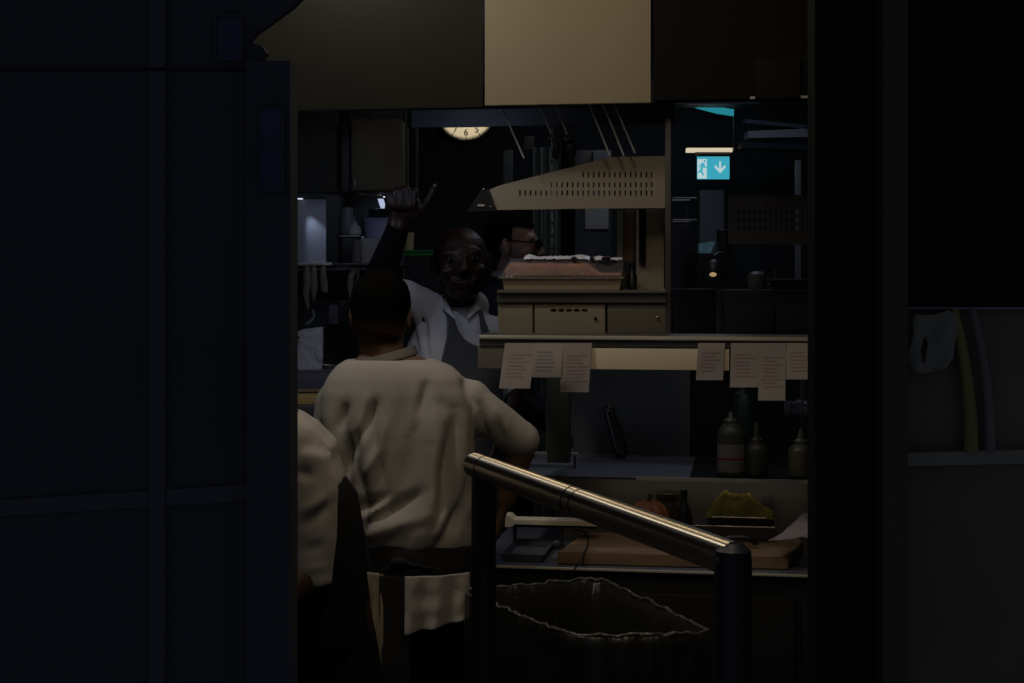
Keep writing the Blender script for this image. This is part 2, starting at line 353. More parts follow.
# ------------------------------------------------------------------ handrail
t = thing('handrail', 'stainless steel handrail on dark posts in front of the chefs', 'handrail', (0.12, 2.5, 0))
A, B = W3(478, 466, 3.02), W3(733, 556, 2.03); Bz = A.z; B.z = Bz
dv = (B-A).normalized(); A2 = A-dv*.015
out(MB().tube([A2, B+dv*.005], .0250, 40), 'top_tube', M_chrome, t)
out(MB().tube([A+dv*.045, A+dv*.048], .0257, 40), 'joint_ring', M_groove, t)
q = A+(B-A)*0.47
out(MB().tube([q, q+dv*.003], .0257, 40), 'joint_ring', M_groove, t)
out(MB().tube([q+dv*.035, q+dv*.038], .0257, 40), 'joint_ring', M_groove, t)
out(MB().lathe([(.006, 0), (.018, .002), (.0245, .010), (.025, .02)]).xf(Matrix.Translation(A2-dv*.015) @ dv.to_track_quat('Z', 'Y').to_matrix().to_4x4()), 'end_cap', M_chrome, t)
P_ = A+dv*.035
out(MB().tube([(P_.x, P_.y, 0), (P_.x, P_.y, Bz-.01)], .0245, 28).lathe([(.05, 0), (.05, .01)], (P_.x, P_.y, 0)), 'post', M_post, t)
out(MB().tube([(B.x, B.y, 0), (B.x, B.y, Bz-.012), (B.x, B.y, Bz+.012), (B.x, B.y, Bz+.022)], [.0255, .0255, .0245, .012], 28).lathe([(.05, 0), (.05, .01)], (B.x, B.y, 0)), 'post', M_post, t)
# ------------------------------------------------------------------ waste bin with bag
def rim(z, k=0.0, sink=0):
    cs = [Vector((-.12, 3.55)), Vector((.219, 3.70)), Vector((.420, 3.135)), Vector((.129, 3.11))]
    cen = sum(cs, Vector((0, 0)))/4; pts = []
    for i in range(4):
        a_, b_, c_ = cs[i-1], cs[i], cs[(i+1) % 4]
        r = .05
        p0 = b_+(a_-b_).normalized()*r; p2 = b_+(c_-b_).normalized()*r
        for s_ in (0, .33, .66, 1): pts.append((1-s_)**2*p0+2*s_*(1-s_)*b_+s_*s_*p2)
        for s_ in range(1, 9):
            n0 = c_+(b_-c_).normalized()*r; pts.append(p2+(n0-p2)*s_/9)
    return [Vector((*(cen+(p-cen)*(1-k)), z)) for p in pts]
t = thing('waste_bin', 'black open waste bin lined with a crumpled clear bag', 'waste bin', (.16, 3.36, 0))
out(MB().loft([rim(0.0, .22), rim(.45, .12), rim(.872, .02), rim(.885, .015), rim(.885, .035), rim(.45, .14), rim(.03, .22)], cap=True), 'bin_body', M_bin, t)
def wob(r, a_, b_, ph):
    o_ = []
    for i, p in enumerate(r):
        n = noise.noise(Vector((p.x*9+ph, p.y*9, p.z*14))); n2 = noise.noise(Vector((p.x*30, p.y*30+ph, p.z*20)))
        cen = Vector((.16, 3.36, p.z)); d_ = (p-cen).normalized()
        o_.append(p+d_*(a_*n+a_*.5*n2)+Vector((0, 0, b_*n2)))
    return o_
def dense(r):
    o_ = []
    for i, p in enumerate(r):
        q_ = r[(i+1) % len(r)]
        for k in range(3): o_.append(p+(q_-p)*k/3)
    return o_
rings = [wob(dense(rim(z, k)), a_, b_, ph) for z, k, a_, b_, ph in
         [(.50, -.015, .009, .01, 3), (.60, -.02, .009, .008, 3.2), (.72, -.03, .009, .008, 3.5), (.82, -.035, .009, .006, 3.8), (.875, -.04, .008, .006, 4), (.897, -.03, .003, .006, 5), (.902, -.005, .003, .006, 5.5), (.894, .03, .004, .006, 6), (.85, .085, .006, .004, 7), (.78, .105, .006, .004, 7), (.66, .135, .006, .004, 7.1), (.45, .18, .006, .004, 7.2), (.15, .25, .006, .003, 7.3), (.12, .6, .0, .0, 7.4), (.12, .97, 0, 0, 7.5)]]
out(MB().loft(rings, cap=False), 'bin_bag', M_bag, t, angle=80, label='crumpled translucent liner folded over the rim')

rr1 = dense(dense(rim(.902, -.012))); P1_ = []
for i_, p_ in enumerate(rr1):
    n_ = noise.noise(Vector((p_.x*26, p_.y*26, 4))); P1_.append(p_+Vector((0, 0, .006*n_+.003*noise.noise(Vector((p_.x*70, p_.y*70, 1)))))+(p_-Vector((.16, 3.36, p_.z))).normalized()*.006*noise.noise(Vector((p_.x*40, p_.y*40, 9))))
out(MB().tube(P1_+[P1_[0]], [.0016+.0024*(1+noise.noise(Vector((p_.x*50, p_.y*50, 2)))) for p_ in P1_]+[.004], 7, cap=False), 'rolled_bag_edge', mat('bag_edge', (.13, .125, .11), .28, bump=1.0, bscale=60, alpha=.8, spec=.9), t, angle=80)
# ------------------------------------------------------------------ the pass: canopy, glass, shelves, worktop
UL = pp(484, 100, 0).x; UR = pp(652, 100, 0).x; ZH = pp(568, 104.2, 0).z
struct(MB().box(UR+.72, UR+.80, 0, .1, 0, 2.92), 'wall_pier', M_black, fr=FPASS)
t = thing('extractor_canopy', 'large steel extractor canopy over the pass, middle panel brightly lit', 'extractor canopy', FPASS @ Vector((.2, .3, ZH)), -PA)
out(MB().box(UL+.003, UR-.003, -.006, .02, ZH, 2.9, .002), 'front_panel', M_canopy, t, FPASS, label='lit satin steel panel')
out(MB().box(UL-1.3, UL-.003, -.002, .02, ZH-.004, 2.9, .002), 'front_panel', M_canopyd, t, FPASS, label='steel panel with its shade painted dark')
out(MB().box(UR+.003, UR+.70, -.002, .02, ZH+.006, 2.9, .002), 'front_panel', M_canopyr, t, FPASS, label='steel panel with its shade painted near black')
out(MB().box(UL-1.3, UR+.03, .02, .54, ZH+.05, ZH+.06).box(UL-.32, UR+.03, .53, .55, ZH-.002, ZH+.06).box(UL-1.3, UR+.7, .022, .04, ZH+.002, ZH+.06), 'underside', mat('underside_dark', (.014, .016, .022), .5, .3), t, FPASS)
out(MB().box(UL-.30, UL+.18, .022, .05, ZH-.004, ZH+.004), 'drip_lip', M_steelb, t, FPASS)
a = MB(); pbox(755, 58, 800, 98, -.022, .018, .003, mb=a)
out(a, 'wall_box', mat('dim_box', (.013, .013, .012), .7, spec=.1), label='dim square box on the black canopy panel at right', cat='box', fr=FPASS)
# slanting rods
for i, (x0, x1, y1, nm) in enumerate([(500, 524, 158, 'alone at far left'), (539, 551, 133, 'short, second from left'), (555, 567, 134, 'short, third from left'),
                             (589, 610, 156, 'fourth from left, above the slotted plate'), (603, 624, 156, 'fifth from left, between two rods'), (614, 635, 153, 'rightmost of all')]):
    a0, b0 = pp(x0, 104, .05), pp(x1, y1, .10)
    d_ = (b0-a0).normalized(); lo = b0+d_*.02
    mbx = MB().tube([a0, b0], .0026, 8)
    if i in (1, 2):
        hk = MB().tube([b0, b0+Vector((.006, 0, -.004)), b0+Vector((.008, 0, -.014)), b0+Vector((.0, 0, -.018)), b0+Vector((-.008, 0, -.012))], .002, 8)
        t = thing('hanging_rod', 'thin steel rod slanting down from the canopy edge, '+nm, 'rod', FPASS @ b0, -PA, 'slanting rods under the canopy')
        out(mbx, 'shaft', M_rod, t, FPASS); out(hk, 'hook', M_steeld, t, FPASS)
        if 1:
            k0 = b0+Vector((.008, .03, -.02))
            kb = MB().lathe([(.005, 0), (.012, -.006), (.013, -.03), (.008, -.045), (.003, -.05)], k0)
            out(kb, 'bulb_holder', M_blackp, t, FPASS)
    else:
        out(mbx, 'hanging_rod', M_rod, fr=FPASS, label='thin steel rod slanting down from the canopy edge, '+nm, cat='rod', group='slanting rods under the canopy')
# slotted plates
def slotted(off, name, label, m, holes=True, v=.16, cap=True):
    o = lambda x, y: (lambda p: (p.x, p.z))(pp(x, y, v))
    ol = [o(489, 190), o(498, 186), o(540, 175), o(580, 165), o(606, 158), o(614, 157), o(665, 156), o(665, 208), o(580, 208.7), o(496, 210)]
    hs = []
    for y, xs in ((193, 520), (184.8, 551.6), (174.8, 583.2)):
        x = xs
        while x < 653:
            hs.append([o(x-.8, y-2.6), o(x+.8, y-2.6), o(x+.8, y+2.6), o(x-.8, y+2.6)]); x += 5.27
    base = FPASS @ Vector((o(580, 208)[0], v, o(580, 208)[1]))
    t = thing(name, label, 'steel plate', base, -PA)
    plate(ol, hs, .003, v, 'slotted_sheet', m, root=t, fr=FPASS)
    out(MB().prism([o(489, 189), o(497, 210.5), o(468, 212), o(474, 202), o(482, 190)], v-.012, v+.03), 'end_bracket', M_blackp, t, FPASS)
    q_ = o(482, 206); out(MB().box(q_[0]-.010, q_[0]+.010, v-.015, v-.011, q_[1]-.003, q_[1]+.003, .001), 'clip', M_steel, t, FPASS)
    for xx, yy in ((484.5, 189.5), (491.5, 207)):
        q_ = o(xx, yy); out(MB().ell((q_[0], v-.013, q_[1]), (.003, .003, .003), seg=10), 'screw', M_steel, t, FPASS)
    return t
slotted(0, 'slotted_guard', 'beige lit steel guard plate with three rows of slots above the shelf', M_satin)
v2 = .5  # second plate put in for the guard's reflection in the glass
o2 = lambda x, y: (lambda p: (p.x, p.z))(pp(x, y, v2))
hs = [[o2(x-1, y-2.4), o2(x+1, y-2.4), o2(x+1, y+2.4), o2(x-1, y+2.4)] for y in (212, 220, 228.5) for x in [739+5.3*i for i in range(16)]]
plate([o2(728, 195), o2(826, 195), o2(826, 245), o2(728, 244)], hs, .003, v2, 'slotted_guard', M_steeld, fr=FPASS, label='dark plate with three rows of slots standing for the guard reflected in the glass', cat='steel plate')
out(MB().box(o2(823, 220)[0], o2(828, 220)[0], v2+.003, v2+.03, 0.875, 2.1), 'upright_post', M_steeld, fr=FPASS, label='dark steel upright carrying the reflected slotted plate at far right', cat='post')
# uprights
def upright(x0, x1, y0, y1, v, th, m, label, name='upright_post'):
    return out(pbox(x0, y0, x1, y1, v, th, .002), name, m, fr=FPASS, label=label, cat='post')
upright(665, 671, 105, 336, .10, .02, M_steeld, 'slim dark steel upright between the lit shelf and the glass')
a = MB(); pbox(671.5, 106, 830, 334, .13, .004, mb=a)
gl = mat('clear_glass', (0.0, 0.0, 0.0), 0.03, alpha=0.12, spec=0.5)
struct(a, 'window_2', gl, fr=FPASS, smooth=False)
# upper shelf with its three drawers fronts
t = thing('pass_shelf', 'steel shelf over a row of three drawer fronts on the pass', 'shelf', FPASS @ Vector((pp(580, 335, .1).x, .3, pp(580, 335, .1).z)), -PA)
out(pbox(497, 290.2, 666, 293, .08, .40, .001), 'shelf_board', mat('shelf_satin', (.17, .155, .13), .5, .3), t, FPASS)
out(pbox(497, 293, 666, 302.5, .09, .38), 'shelf_rail', M_steeld, t, FPASS)
zb = 333
for i, (xa, xb, m) in enumerate([(498, 532.5, M_satin), (534.5, 605, M_satin), (607.5, 665.5, mat('satin_steel_dark', (.17, .155, .125), .5, .3))]):
    p = out(pbox(xa, 303.5, xb, zb, .10, .34, .002), 'drawer_front', m, t, FPASS)
    if i == 1:
        for k in range(5): subpart(pbox(550.5+7.8*k, 309, 556+7.8*k, 311, .098, .004), 'slot', M_groove, p, fr=FPASS)
        c = pp(595.5, 318.5, .095); subpart(MB().ell(c, (.0045, .004, .0045), seg=12), 'knob', M_groove, p, fr=FPASS)
    if i == 2:
        c = pp(657.5, 317.5, .095); subpart(MB().ell(c, (.0035, .004, .0045), seg=12), 'knob', M_chrome, p, fr=FPASS)
# beige side panel, its black slot, brown edge
out(pbox(636, 209, 664, 290, .30, .02, .001), 'steel_backboard', M_satin, fr=FPASS, label='plain beige steel panel right of the wrapped tray', cat='panel')
out(pbox(639, 209, 645.5, 263, .28, .018), 'wall_slot_bar', M_groove, fr=FPASS, label='black vertical bar on the beige steel panel', cat='bar')
out(pbox(617, 210, 623, 278, .34, .02), 'pale_upright', mat('olive_frame', (.16, .15, .11), .5, .3), fr=FPASS, label='narrow olive grey upright behind the wrapped tray', cat='post')
out(pbox(624, 210, 634, 262, .36, .02, .002), 'brown_upright', mat('brown_frame', (.22, .13, .075), .5), fr=FPASS, label='narrow brown upright left of the beige panel', cat='post')
t = thing('pump_bottle', 'small black bottle at the right end of the wrapped tray', 'bottle', FPASS @ Vector((*pp(632, 290, .2).xy, pp(632, 290, .2).z)), -PA)
c = pp(632, 290.2, .2)
out(MB().lathe([(.012, 0), (.014, .002), (.014, .04), (.006, .052), (.005, .058)], c), 'bottle_body', M_blackp, t, FPASS)
out(MB().lathe([(.007, .058), (.007, .066), (.003, .068), (.003, .078)], c).box(c.x-.012, c.x+.004, c.y-.003, c.y+.003, c.z+.074, c.z+.08), 'pump_head', M_blackp, t, FPASS)
# tray of wrapped slabs
a0, a1 = pp(501, 289.6, .12), pp(622, 289.6, .12); zt = pp(560, 277.5, .12).z
t = thing('food_tray', 'cream metal tray with film wrapped salmon slab on the shelf', 'tray', FPASS @ Vector(((a0.x+a1.x)/2, .22, a0.z)), -PA)
out(MB().loft([[(a0.x+.008, .13, a0.z), (a1.x-.008, .13, a0.z), (a1.x-.008, .33, a0.z), (a0.x+.008, .33, a0.z)],
               [(a0.x+.002, .122, zt-.003), (a1.x-.002, .122, zt-.003), (a1.x-.002, .338, zt-.003), (a0.x+.002, .338, zt-.003)],
               [(a0.x-.006, .114, zt-.002), (a1.x+.006, .114, zt-.002), (a1.x+.006, .346, zt-.002), (a0.x-.006, .346, zt-.002)],
               [(a0.x-.006, .114, zt), (a1.x+.006, .114, zt), (a1.x+.006, .346, zt), (a0.x-.006, .346, zt)]]), 'tray_pan', M_tray, t, FPASS, smooth=False)
def slab(u, v):
    return None
zs = zt; b0, b1 = pp(505, 277, .14), pp(621, 277, .14)
L = []
n = 26
for i in range(n+1):
    f = i/n; x = b0.x+(b1.x-b0.x)*f; hgt = (.042 if f < .72 else .042-.028*min(1, (f-.72)/.1))*(min(1, f/.04)*.4+.6)
    hgt += .003*noise.noise(Vector((f*9, 0, 3))); r_ = []
    for k in range(16):
        th = 2*PI*k/16; cx_, cz_ = math.cos(th), math.sin(th)
        sg = lambda q: math.copysign(abs(q)**.45, q)
        r_.append(Vector((x, .23+.095*sg(cx_), zs+hgt/2+hgt/2*sg(cz_))))
    L.append(r_)
sl = out(MB().loft(L), 'salmon_slab', M_meat, t, FPASS)
def filmf(u, v):
    x = b0.x-.016+(b1.x-b0.x+.022)*u
    hh = .050 if u < .7 else .050-.010*min(1, (u-.7)/.1)
    if u < .08: hh *= u/.08
    e = min(1, v/.22, (1-v)/.22)
    z = zs+.002+hh*(e**.6)+.0025*noise.noise(Vector((u*22, v*8, 1)))
    return Vector((x, .115+.23*v, z))
out(MB().sheet(filmf, 50, 20), 'film_wrap', M_film, t, FPASS, angle=60, label='shiny clear film over the slab')
def ff(u, v):  # white bunch of film, the glare carried by its colour
    x = pp(524+98*u, 262, .16).x; z = zs+(.048 if u < .66 else .045)+.012*math.sin(PI*v)*(.8+.2*math.sin(17*u+2*math.sin(9*u)))+.003*noise.noise(Vector((u*30, v*6, 7)))
    return Vector((x, .15+.09*v+.01*noise.noise(Vector((u*8, v, 2))), z+.003))
out(MB().sheet(ff, 60, 12), 'film_glare_fold', mat('film_glare', (.92, .92, .96), .3, alpha=.95, spec=1), t, FPASS, angle=80, label='bunched film on top with its glare painted white')
for k, (xx, ww) in enumerate([(574, 3.2), (592, 2.6), (606, 5)]):
    p = pp(xx, 258.5, .15)
    out(MB().ell(p, (ww*.0027, .02, .0055), seg=14), 'dark_slice', mat('dark_red_slice', (.05, .008, .007), .35), t, FPASS)
out(pbox(596, 263.5, 621, 270, .16, .10, .004), 'dark_packet', M_blackp, t, FPASS)

# ticket rail
t = thing('ticket_rail', 'long steel order rail along the front of the pass', 'ticket rail', FPASS @ Vector((pp(640, 347, -.02).x, -.0, pp(640, 347, -.02).z)), -PA)
u0, u1 = pp(479, 340, -.03).x, pp(830, 340, -.03).x
zt, zm, zb = pp(560, 334.8, -.03).z, pp(560, 339, -.03).z, pp(560, 346.5, -.03).z
out(MB().prism([(-.03, zm), (-.024, zt-.002), (.02, zt), (.10, zt), (.10, zb), (.0, zb), (-.0, zm-.004), (-.03, zm-.002)], u0, u1, plane='yz'), 'rail_top', M_raild, t, FPASS)
out(MB().box(u0, u1, -.024, -.002, zb, zm-.003), 'grip_strip', M_steeld, t, FPASS)
# fascia under the rail, its lit and dim stretches put into base colours
fu0, fu1, fu2 = pp(480, 358, .02).x, pp(592, 358, .02).x, pp(698, 358, .02).x
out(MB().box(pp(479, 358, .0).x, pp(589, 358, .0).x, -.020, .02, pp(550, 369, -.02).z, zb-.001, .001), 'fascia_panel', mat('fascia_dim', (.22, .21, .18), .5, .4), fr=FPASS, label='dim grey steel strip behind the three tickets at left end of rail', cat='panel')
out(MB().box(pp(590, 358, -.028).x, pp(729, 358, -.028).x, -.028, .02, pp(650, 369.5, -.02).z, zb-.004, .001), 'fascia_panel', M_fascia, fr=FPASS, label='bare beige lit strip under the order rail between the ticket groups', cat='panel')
out(MB().box(pp(731, 358, .02).x, pp(830, 358, .02).x, -.02, .02, pp(760, 369.5, .02).z, zb-.001, .001), 'fascia_panel', M_steeld, fr=FPASS, label='steel strip painted dim behind the tickets at right end of rail', cat='panel')
# tickets
TK = [((505, 536), 388, -5, 'ticket leaning left, first of the three hung at left', 0),
      ((534, 563), 377, -1.5, 'short ticket between the two longer ones at left', 0),
      ((563, 592), 392, -3, 'ticket with curled lower corner, third from the left', 1),
      ((698, 725), 380, -2, 'single ticket hanging apart, right of the bare beige strip', 2),
      ((731, 759), 387, -1, 'ticket hung left of the longest one at right', 3),
      ((759, 786), 400, -1, 'longest ticket, hanging lowest in the right cluster', 4),
      ((786, 812), 379, 0, 'short ticket at the right end of the rail', 5)]
for i, ((xa, xb), yb, lean, lab, s_) in enumerate(TK):
    v = -.031-.0014*(i % 3)
    ytop = 343; hgt = yb-ytop
    def tf(u, w_, off=0.0, xa=xa, xb=xb, yb=yb, lean=lean, v=v, i=i):
        y = ytop+(yb-ytop)*w_; p = pp(xa+(xb-xa)*u+lean*w_, y, v)
        cur = -.008*math.sin(w_*2.2+i)*w_*(1 if i % 2 else .7)-.012*w_
        if i == 2 and w_ > .8: cur += .03*(w_-.8)*(1-u)*2
        p.y = v+cur-off; return p
    t = thing('order_ticket', 'white paper order '+lab, 'ticket', FPASS @ Vector((pp((xa+xb)/2, yb, v))), -PA, 'order tickets on the rail')
    out(MB().sheet(tf, 6, 14), 'paper', M_paper, t, FPASS, solid=.0005)
    pr = MB(); rr = random.Random(i*5+2); w_ = .24; rows = []
    while w_ < .78:
        a_ = .1+.1*rr.random(); b_ = .6+.35*rr.random(); rows.append((w_, a_, b_)); w_ += 3.6/hgt
    for w_, a_, b_ in rows:
        g = [tf(a_, w_, .0008), tf(b_, w_, .0008), tf(b_, w_+1.5/hgt, .0008), tf(a_, w_+1.5/hgt, .0008)]
        vs = [pr.bm.verts.new(p) for p in g]; pr.bm.faces.new(vs)
    out(pr, 'printed_lines', M_print if i not in (1,) else M_print2, t, FPASS, smooth=False)

# worktop, lower cabinet
ZW = .873
t = thing('pass_worktop', 'long dark steel worktop with a bright front edge under the pass', 'worktop', FPASS @ Vector((.4, .3, 0)), -PA)
WL = pp(472, 565, 0).x
out(MB().box(WL, 1.2, .0, .62, ZW-.009, ZW, .001), 'top', M_blue, t, FPASS)
out(MB().box(WL, 1.2, -.006, .003, ZW-.004, ZW+.0015, .001), 'edge_strip', M_edge, t, FPASS, label='bright narrow front edge')
cb = out(MB().box(WL+.004, 1.19, .004, .60, .0, ZW-.009), 'cabinet', mat('cabinet_black', (.014, .014, .015), .6), t, FPASS)
for k in range(3): subpart(MB().box(WL+.03+.42*k, WL+.43+.42*k, -.010, .004, .1, ZW-.06, .003), 'door', mat('cabinet_black', (.014, .014, .015), .6), cb, fr=FPASS)
# backsplash and mid shelf
zS = pp(640, 477, .30).z
out(MB().box(pp(513, 477, .30).x+.02, 1.1, .852, .87, zS-.008, pp(600, 366, .85).z), 'back_panel', mat('back_panel_dark', (.13, .13, .13), .5, .4, var=.15), fr=FPASS, label='dark steel back panel of the pass below the tickets', cat='panel')
out(MB().box(pp(690, 420, .84).x, 1.1, .835, .850, zS, pp(600, 368, .85).z), 'back_panel', mat('back_black', (.018, .018, .018), .7, spec=.1), fr=FPASS, label='black back panel behind the squeeze bottles', cat='panel')
out(MB().box(pp(692, 465, .5).x, 1.08, .325, .83, zS-.001, zS+.0008), 'darkening_mat', mat('mat_black', (.015, .015, .016), .8, spec=.1), fr=FPASS, label='thin black mat darkening the shelf under the squeeze bottles', cat='mat')  # mat added to darken this stretch of the shelf
t = thing('middle_shelf', 'dark steel shelf with bright front edge below the tickets', 'shelf', FPASS @ Vector((.35, .3, zS)), -PA)
out(MB().box(pp(513, 477, .3).x, 1.1, .30, .850, zS-.008, zS-.002), 'board', M_blue, t, FPASS)
out(MB().box(pp(636, 477, .3).x, 1.1, .298, .304, zS-.009, zS+.001), 'front_lip', M_edge, t, FPASS)
out(MB().box(pp(513, 477, .3).x, pp(635, 477, .3).x, .297, .303, zS-.006, zS-.0015), 'front_lip', M_raild, t, FPASS)
out(MB().box(pp(560, 500, .42).x, 1.1, .42, .432, ZW+.001, zS-.008), 'lower_back', mat('lower_back_tan', (.20, .18, .15), .6, .2, var=.1), t, FPASS)
upright(547, 569, 371, 463, .34, .05, mat('olive_post', (.075, .075, .055), .5, .3), 'broad dull olive steel upright below the three left tickets')
# small triangular sheet on the shelf
t = thing('steel_stand', 'small bent steel stand with a bright flat base on the middle shelf', 'stand', FPASS @ Vector(pp(548, 455, .5)), -PA)
out(pbox(518, 453.5, 578, 455.6, .48, .05, .001), 'base', M_steel, t, FPASS)
a = MB(); o3 = lambda x, y: (lambda p: (p.x, p.z))(pp(x, y, .5))
a.prism([o3(548, 453.5), o3(552, 453.5), o3(568, 442), o3(571, 448), o3(573.5, 448), o3(573, 436), o3(570, 437)], .498, .51)
out(a, 'bent_strut', M_steeld, t, FPASS, smooth=False)
for xx0, xx1 in ((520, 522), (574, 576)): out(MB().box(pp(xx0, 456, .5).x, pp(xx1, 456, .5).x, .49, .50, zS-.002, pp(548, 455.6, .48).z), 'foot', M_steeld, t, FPASS)
# black handled tool leaning at the back
p0, p1 = pp(609, 410, .80), pp(621, 452, .72)
t = thing('leaning_tool', 'black handled kitchen tool leaning on the dark back panel', 'utensil', FPASS @ p1, -PA)
out(MB().cap(p0, p1, .018, .023, .6, (1, 0, 0)), 'handle', M_blackp, t, FPASS)
out(MB().ell(p0+Vector((0, -.016, -.001)), (.0035, .003, .0025), seg=10), 'rivet', M_steel, t, FPASS)
# items on the right part of the shelf
def squeeze(x, yb, v, r, hb, hn, label, band=True, m=M_bottle):
    b = pp(x, yb, v); b.z = zS+.0015
    t = thing('squeeze_bottle', label, 'bottle', FPASS @ b, -PA, 'squeeze bottles on the middle shelf')
    out(MB().lathe([(r*.9, 0), (r, .004), (r, hb*.80), (r*.92, hb*.90), (r*.6, hb), (r*.5, hb+.004)], b), 'bottle_body', m, t, FPASS)
    out(MB().lathe([(r*.55, hb), (r*.55, hb+.012), (r*.3, hb+.018), (r*.14, hn), (r*.10, hn)], b), 'nozzle', m, t, FPASS)
    if band:
        l = out(MB().lathe([(r*1.02, .012), (r*1.02, hb*.62)], b, cap=False), 'label', M_label, t, FPASS, solid=.001)
        subpart(MB().lathe([(r*1.05, hb*.33), (r*1.05, hb*.36)], b, cap=False), 'stripe', M_red, l, fr=FPASS, solid=.001)
squeeze(731, 480, .37, .038, .145, .18, 'milky squeeze bottle with red striped label on the middle shelf')
squeeze(756.5, 481, .38, .032, .09, .15, 'shorter milky squeeze bottle right of the red striped one', False)
squeeze(801, 481, .37, .036, .09, .135, 'squeeze bottle on a pale base at right end of the shelf', False)
b = pp(801, 481, .17); b.z = zS+.001
b = pp(745, 470, .52); b.z = zS+.0015
t = thing('tall_bottle', 'tall dark teal bottle behind the milky squeeze bottles', 'bottle', FPASS @ b, -PA)
out(MB().lathe([(.034, 0), (.036, .005), (.036, .19), (.030, .22), (.014, .235), (.013, .25)], b), 'bottle_body', M_teal, t, FPASS)
out(MB().lathe([(.015, .25), (.015, .272), (.012, .275)], b), 'cap', M_blackp, t, FPASS)
def film2(u, v):
    p = pp(784+28*u, 400+14*v, .10); n_ = noise.noise(Vector((u*6, v*5, 2))); p.y += .03*n_; p.z += .012*noise.noise(Vector((u*5, v*5, 8))); return p
out(MB().sheet(film2, 22, 14), 'crumpled_film', mat('film_shiny', (.5, .55, .65), .12, alpha=.5, spec=1), fr=FPASS, solid=.0008, sub=1, angle=80,
    label='crumpled shiny clear film hanging under the tickets at right', cat='film')
upright(800, 806, 371, 474, .44, .03, M_blackp, 'black upright at the right end behind the squeeze bottles')

# cutting board and what lies on it
def wl(x, z, y):        # point on horizontal plane z seen at pixel (x, y), in pass-local coordinates
    d = (HC-z)*FP/(y-YH); w_ = Vector(((x-512)/FP*d, d, z)); return FPASS.inverted() @ w_
zc = ZW+.034
pts = [wl(557, zc, 553), wl(801, zc, 558), wl(806, zc, 541), wl(790, zc, 532), wl(577, zc, 529)]
pts = [wl(557, zc, 552), wl(788, zc, 557.5), wl(803, zc, 541), wl(797, zc, 535), wl(585, zc, 532)]
mb_ = MB().prism([(p.x, p.y) for p in pts], ZW+.001, zc, plane='xy')
bmesh.ops.bevel(mb_.bm, geom=mb_.bm.edges[:], offset=.003, segments=2, affect='EDGES')
out(mb_, 'cutting_board', M_wood, fr=FPASS, label='thick brown wooden cutting board on the worktop behind the handrail', cat='cutting board')
def smooth_path(P, n=6):
    P = [Vector(p) for p in P]; Q = [P[0]]+P+[P[-1]]; o_ = []
    for i in range(1, len(Q)-2):
        for k in range(n):
            t_ = k/n; a_, b_, c_, d_ = Q[i-1:i+3]
            o_.append(.5*((2*b_)+(c_-a_)*t_+(2*a_-5*b_+4*c_-d_)*t_*t_+(3*b_-a_-3*c_+d_)*t_**3))
    return o_+[P[-1]]
cp = [wl(573, zc+.004, 530), wl(582, zc+.004, 531), wl(588, zc+.004, 536), wl(587, zc+.004, 547)]
e0 = wl(584, zc, 553); cp += [Vector((e0.x, e0.y-.006, zc+.001))]
for x_, y_ in ((581, 560), (576, 567), (572, 575), (573, 584)):
    p_ = pp(x_, y_, -.014); cp.append(Vector((p_.x, min(e0.y-.008, -.014) if y_ < 566 else -.014, p_.z)))
out(MB().tube(smooth_path(cp), .0022, 8), 'power_cord', M_blackp, fr=FPASS, label='thin black cord draped over the cutting board and worktop edge', cat='cord')
# shallow dark tray left on worktop
def bxl(x0, x1, z0, z1, yf, yb):   # box standing on plane z0, front edge at pixel row yf, back at yb
    a_, b_ = wl(x0, z0, yf), wl(x1, z0, yf); c_ = wl((x0+x1)/2, z0, yb)
    return a_.x, b_.x, a_.y, c_.y
x0, x1, y0, y1 = bxl(500, 545, ZW, 0, 562, 546)
t = thing('dark_tray', 'dark blue shallow tray lying on the worktop left of the board', 'tray', FPASS @ Vector(((x0+x1)/2, (y0+y1)/2, ZW)), -PA)
out(MB().loft([[(x0+.01, y0+.01, ZW+.001), (x1-.01, y0+.01, ZW+.001), (x1-.01, y1-.01, ZW+.001), (x0+.01, y1-.01, ZW+.001)],
               [(x0, y0, ZW+.022), (x1, y0, ZW+.022), (x1, y1, ZW+.022), (x0, y1, ZW+.022)],
               [(x0+.006, y0+.006, ZW+.022), (x1-.006, y0+.006, ZW+.022), (x1-.006, y1-.006, ZW+.022), (x0+.006, y1-.006, ZW+.022)],
               [(x0+.014, y0+.014, ZW+.006), (x1-.014, y0+.014, ZW+.006), (x1-.014, y1-.014, ZW+.006), (x0+.014, y1-.014, ZW+.006)]]), 'tray_body', M_blue, t, FPASS, smooth=False)
h_ = [(x1-.002, y1-.05, ZW+.02), (x1+.012, y1-.045, ZW+.026), (x1+.012, y1-.015, ZW+.026), (x1-.002, y1-.01, ZW+.02)]
out(MB().tube(h_, .0025, 8), 'handle', M_steel, t, FPASS)
# raised steel bar/ledge at left
t = thing('steel_ledge', 'long narrow steel ledge with a flared left end beside the board', 'ledge', FPASS @ Vector(pp(553, 527, .24)), -PA)
out(pbox(510, 520.5, 598, 525.5, .24, .06, .002), 'bar', M_fascia, t, FPASS)
a = MB(); o4 = lambda x, y: (lambda p: (p.x, p.z))(pp(x, y, .235)); a.prism([o4(505, 515.5), o4(509, 516), o4(514, 520.5), o4(514, 525.5), o4(509, 527), o4(505, 527)], .235, .30)
out(a, 'flared_end', M_fascia, t, FPASS, smooth=False)
out(pbox(512, 525.5, 598, 527.5, .25, .05), 'underside', M_groove, t, FPASS)  # black strip standing for the shade beneath the bar
zz = pp(553, 527.5, .25).z
for xx in (515, 562): out(MB().box(pp(xx, 530, .27).x-.005, pp(xx, 530, .27).x+.005, .262, .272, ZW, zz), 'leg', M_steeld, t, FPASS)
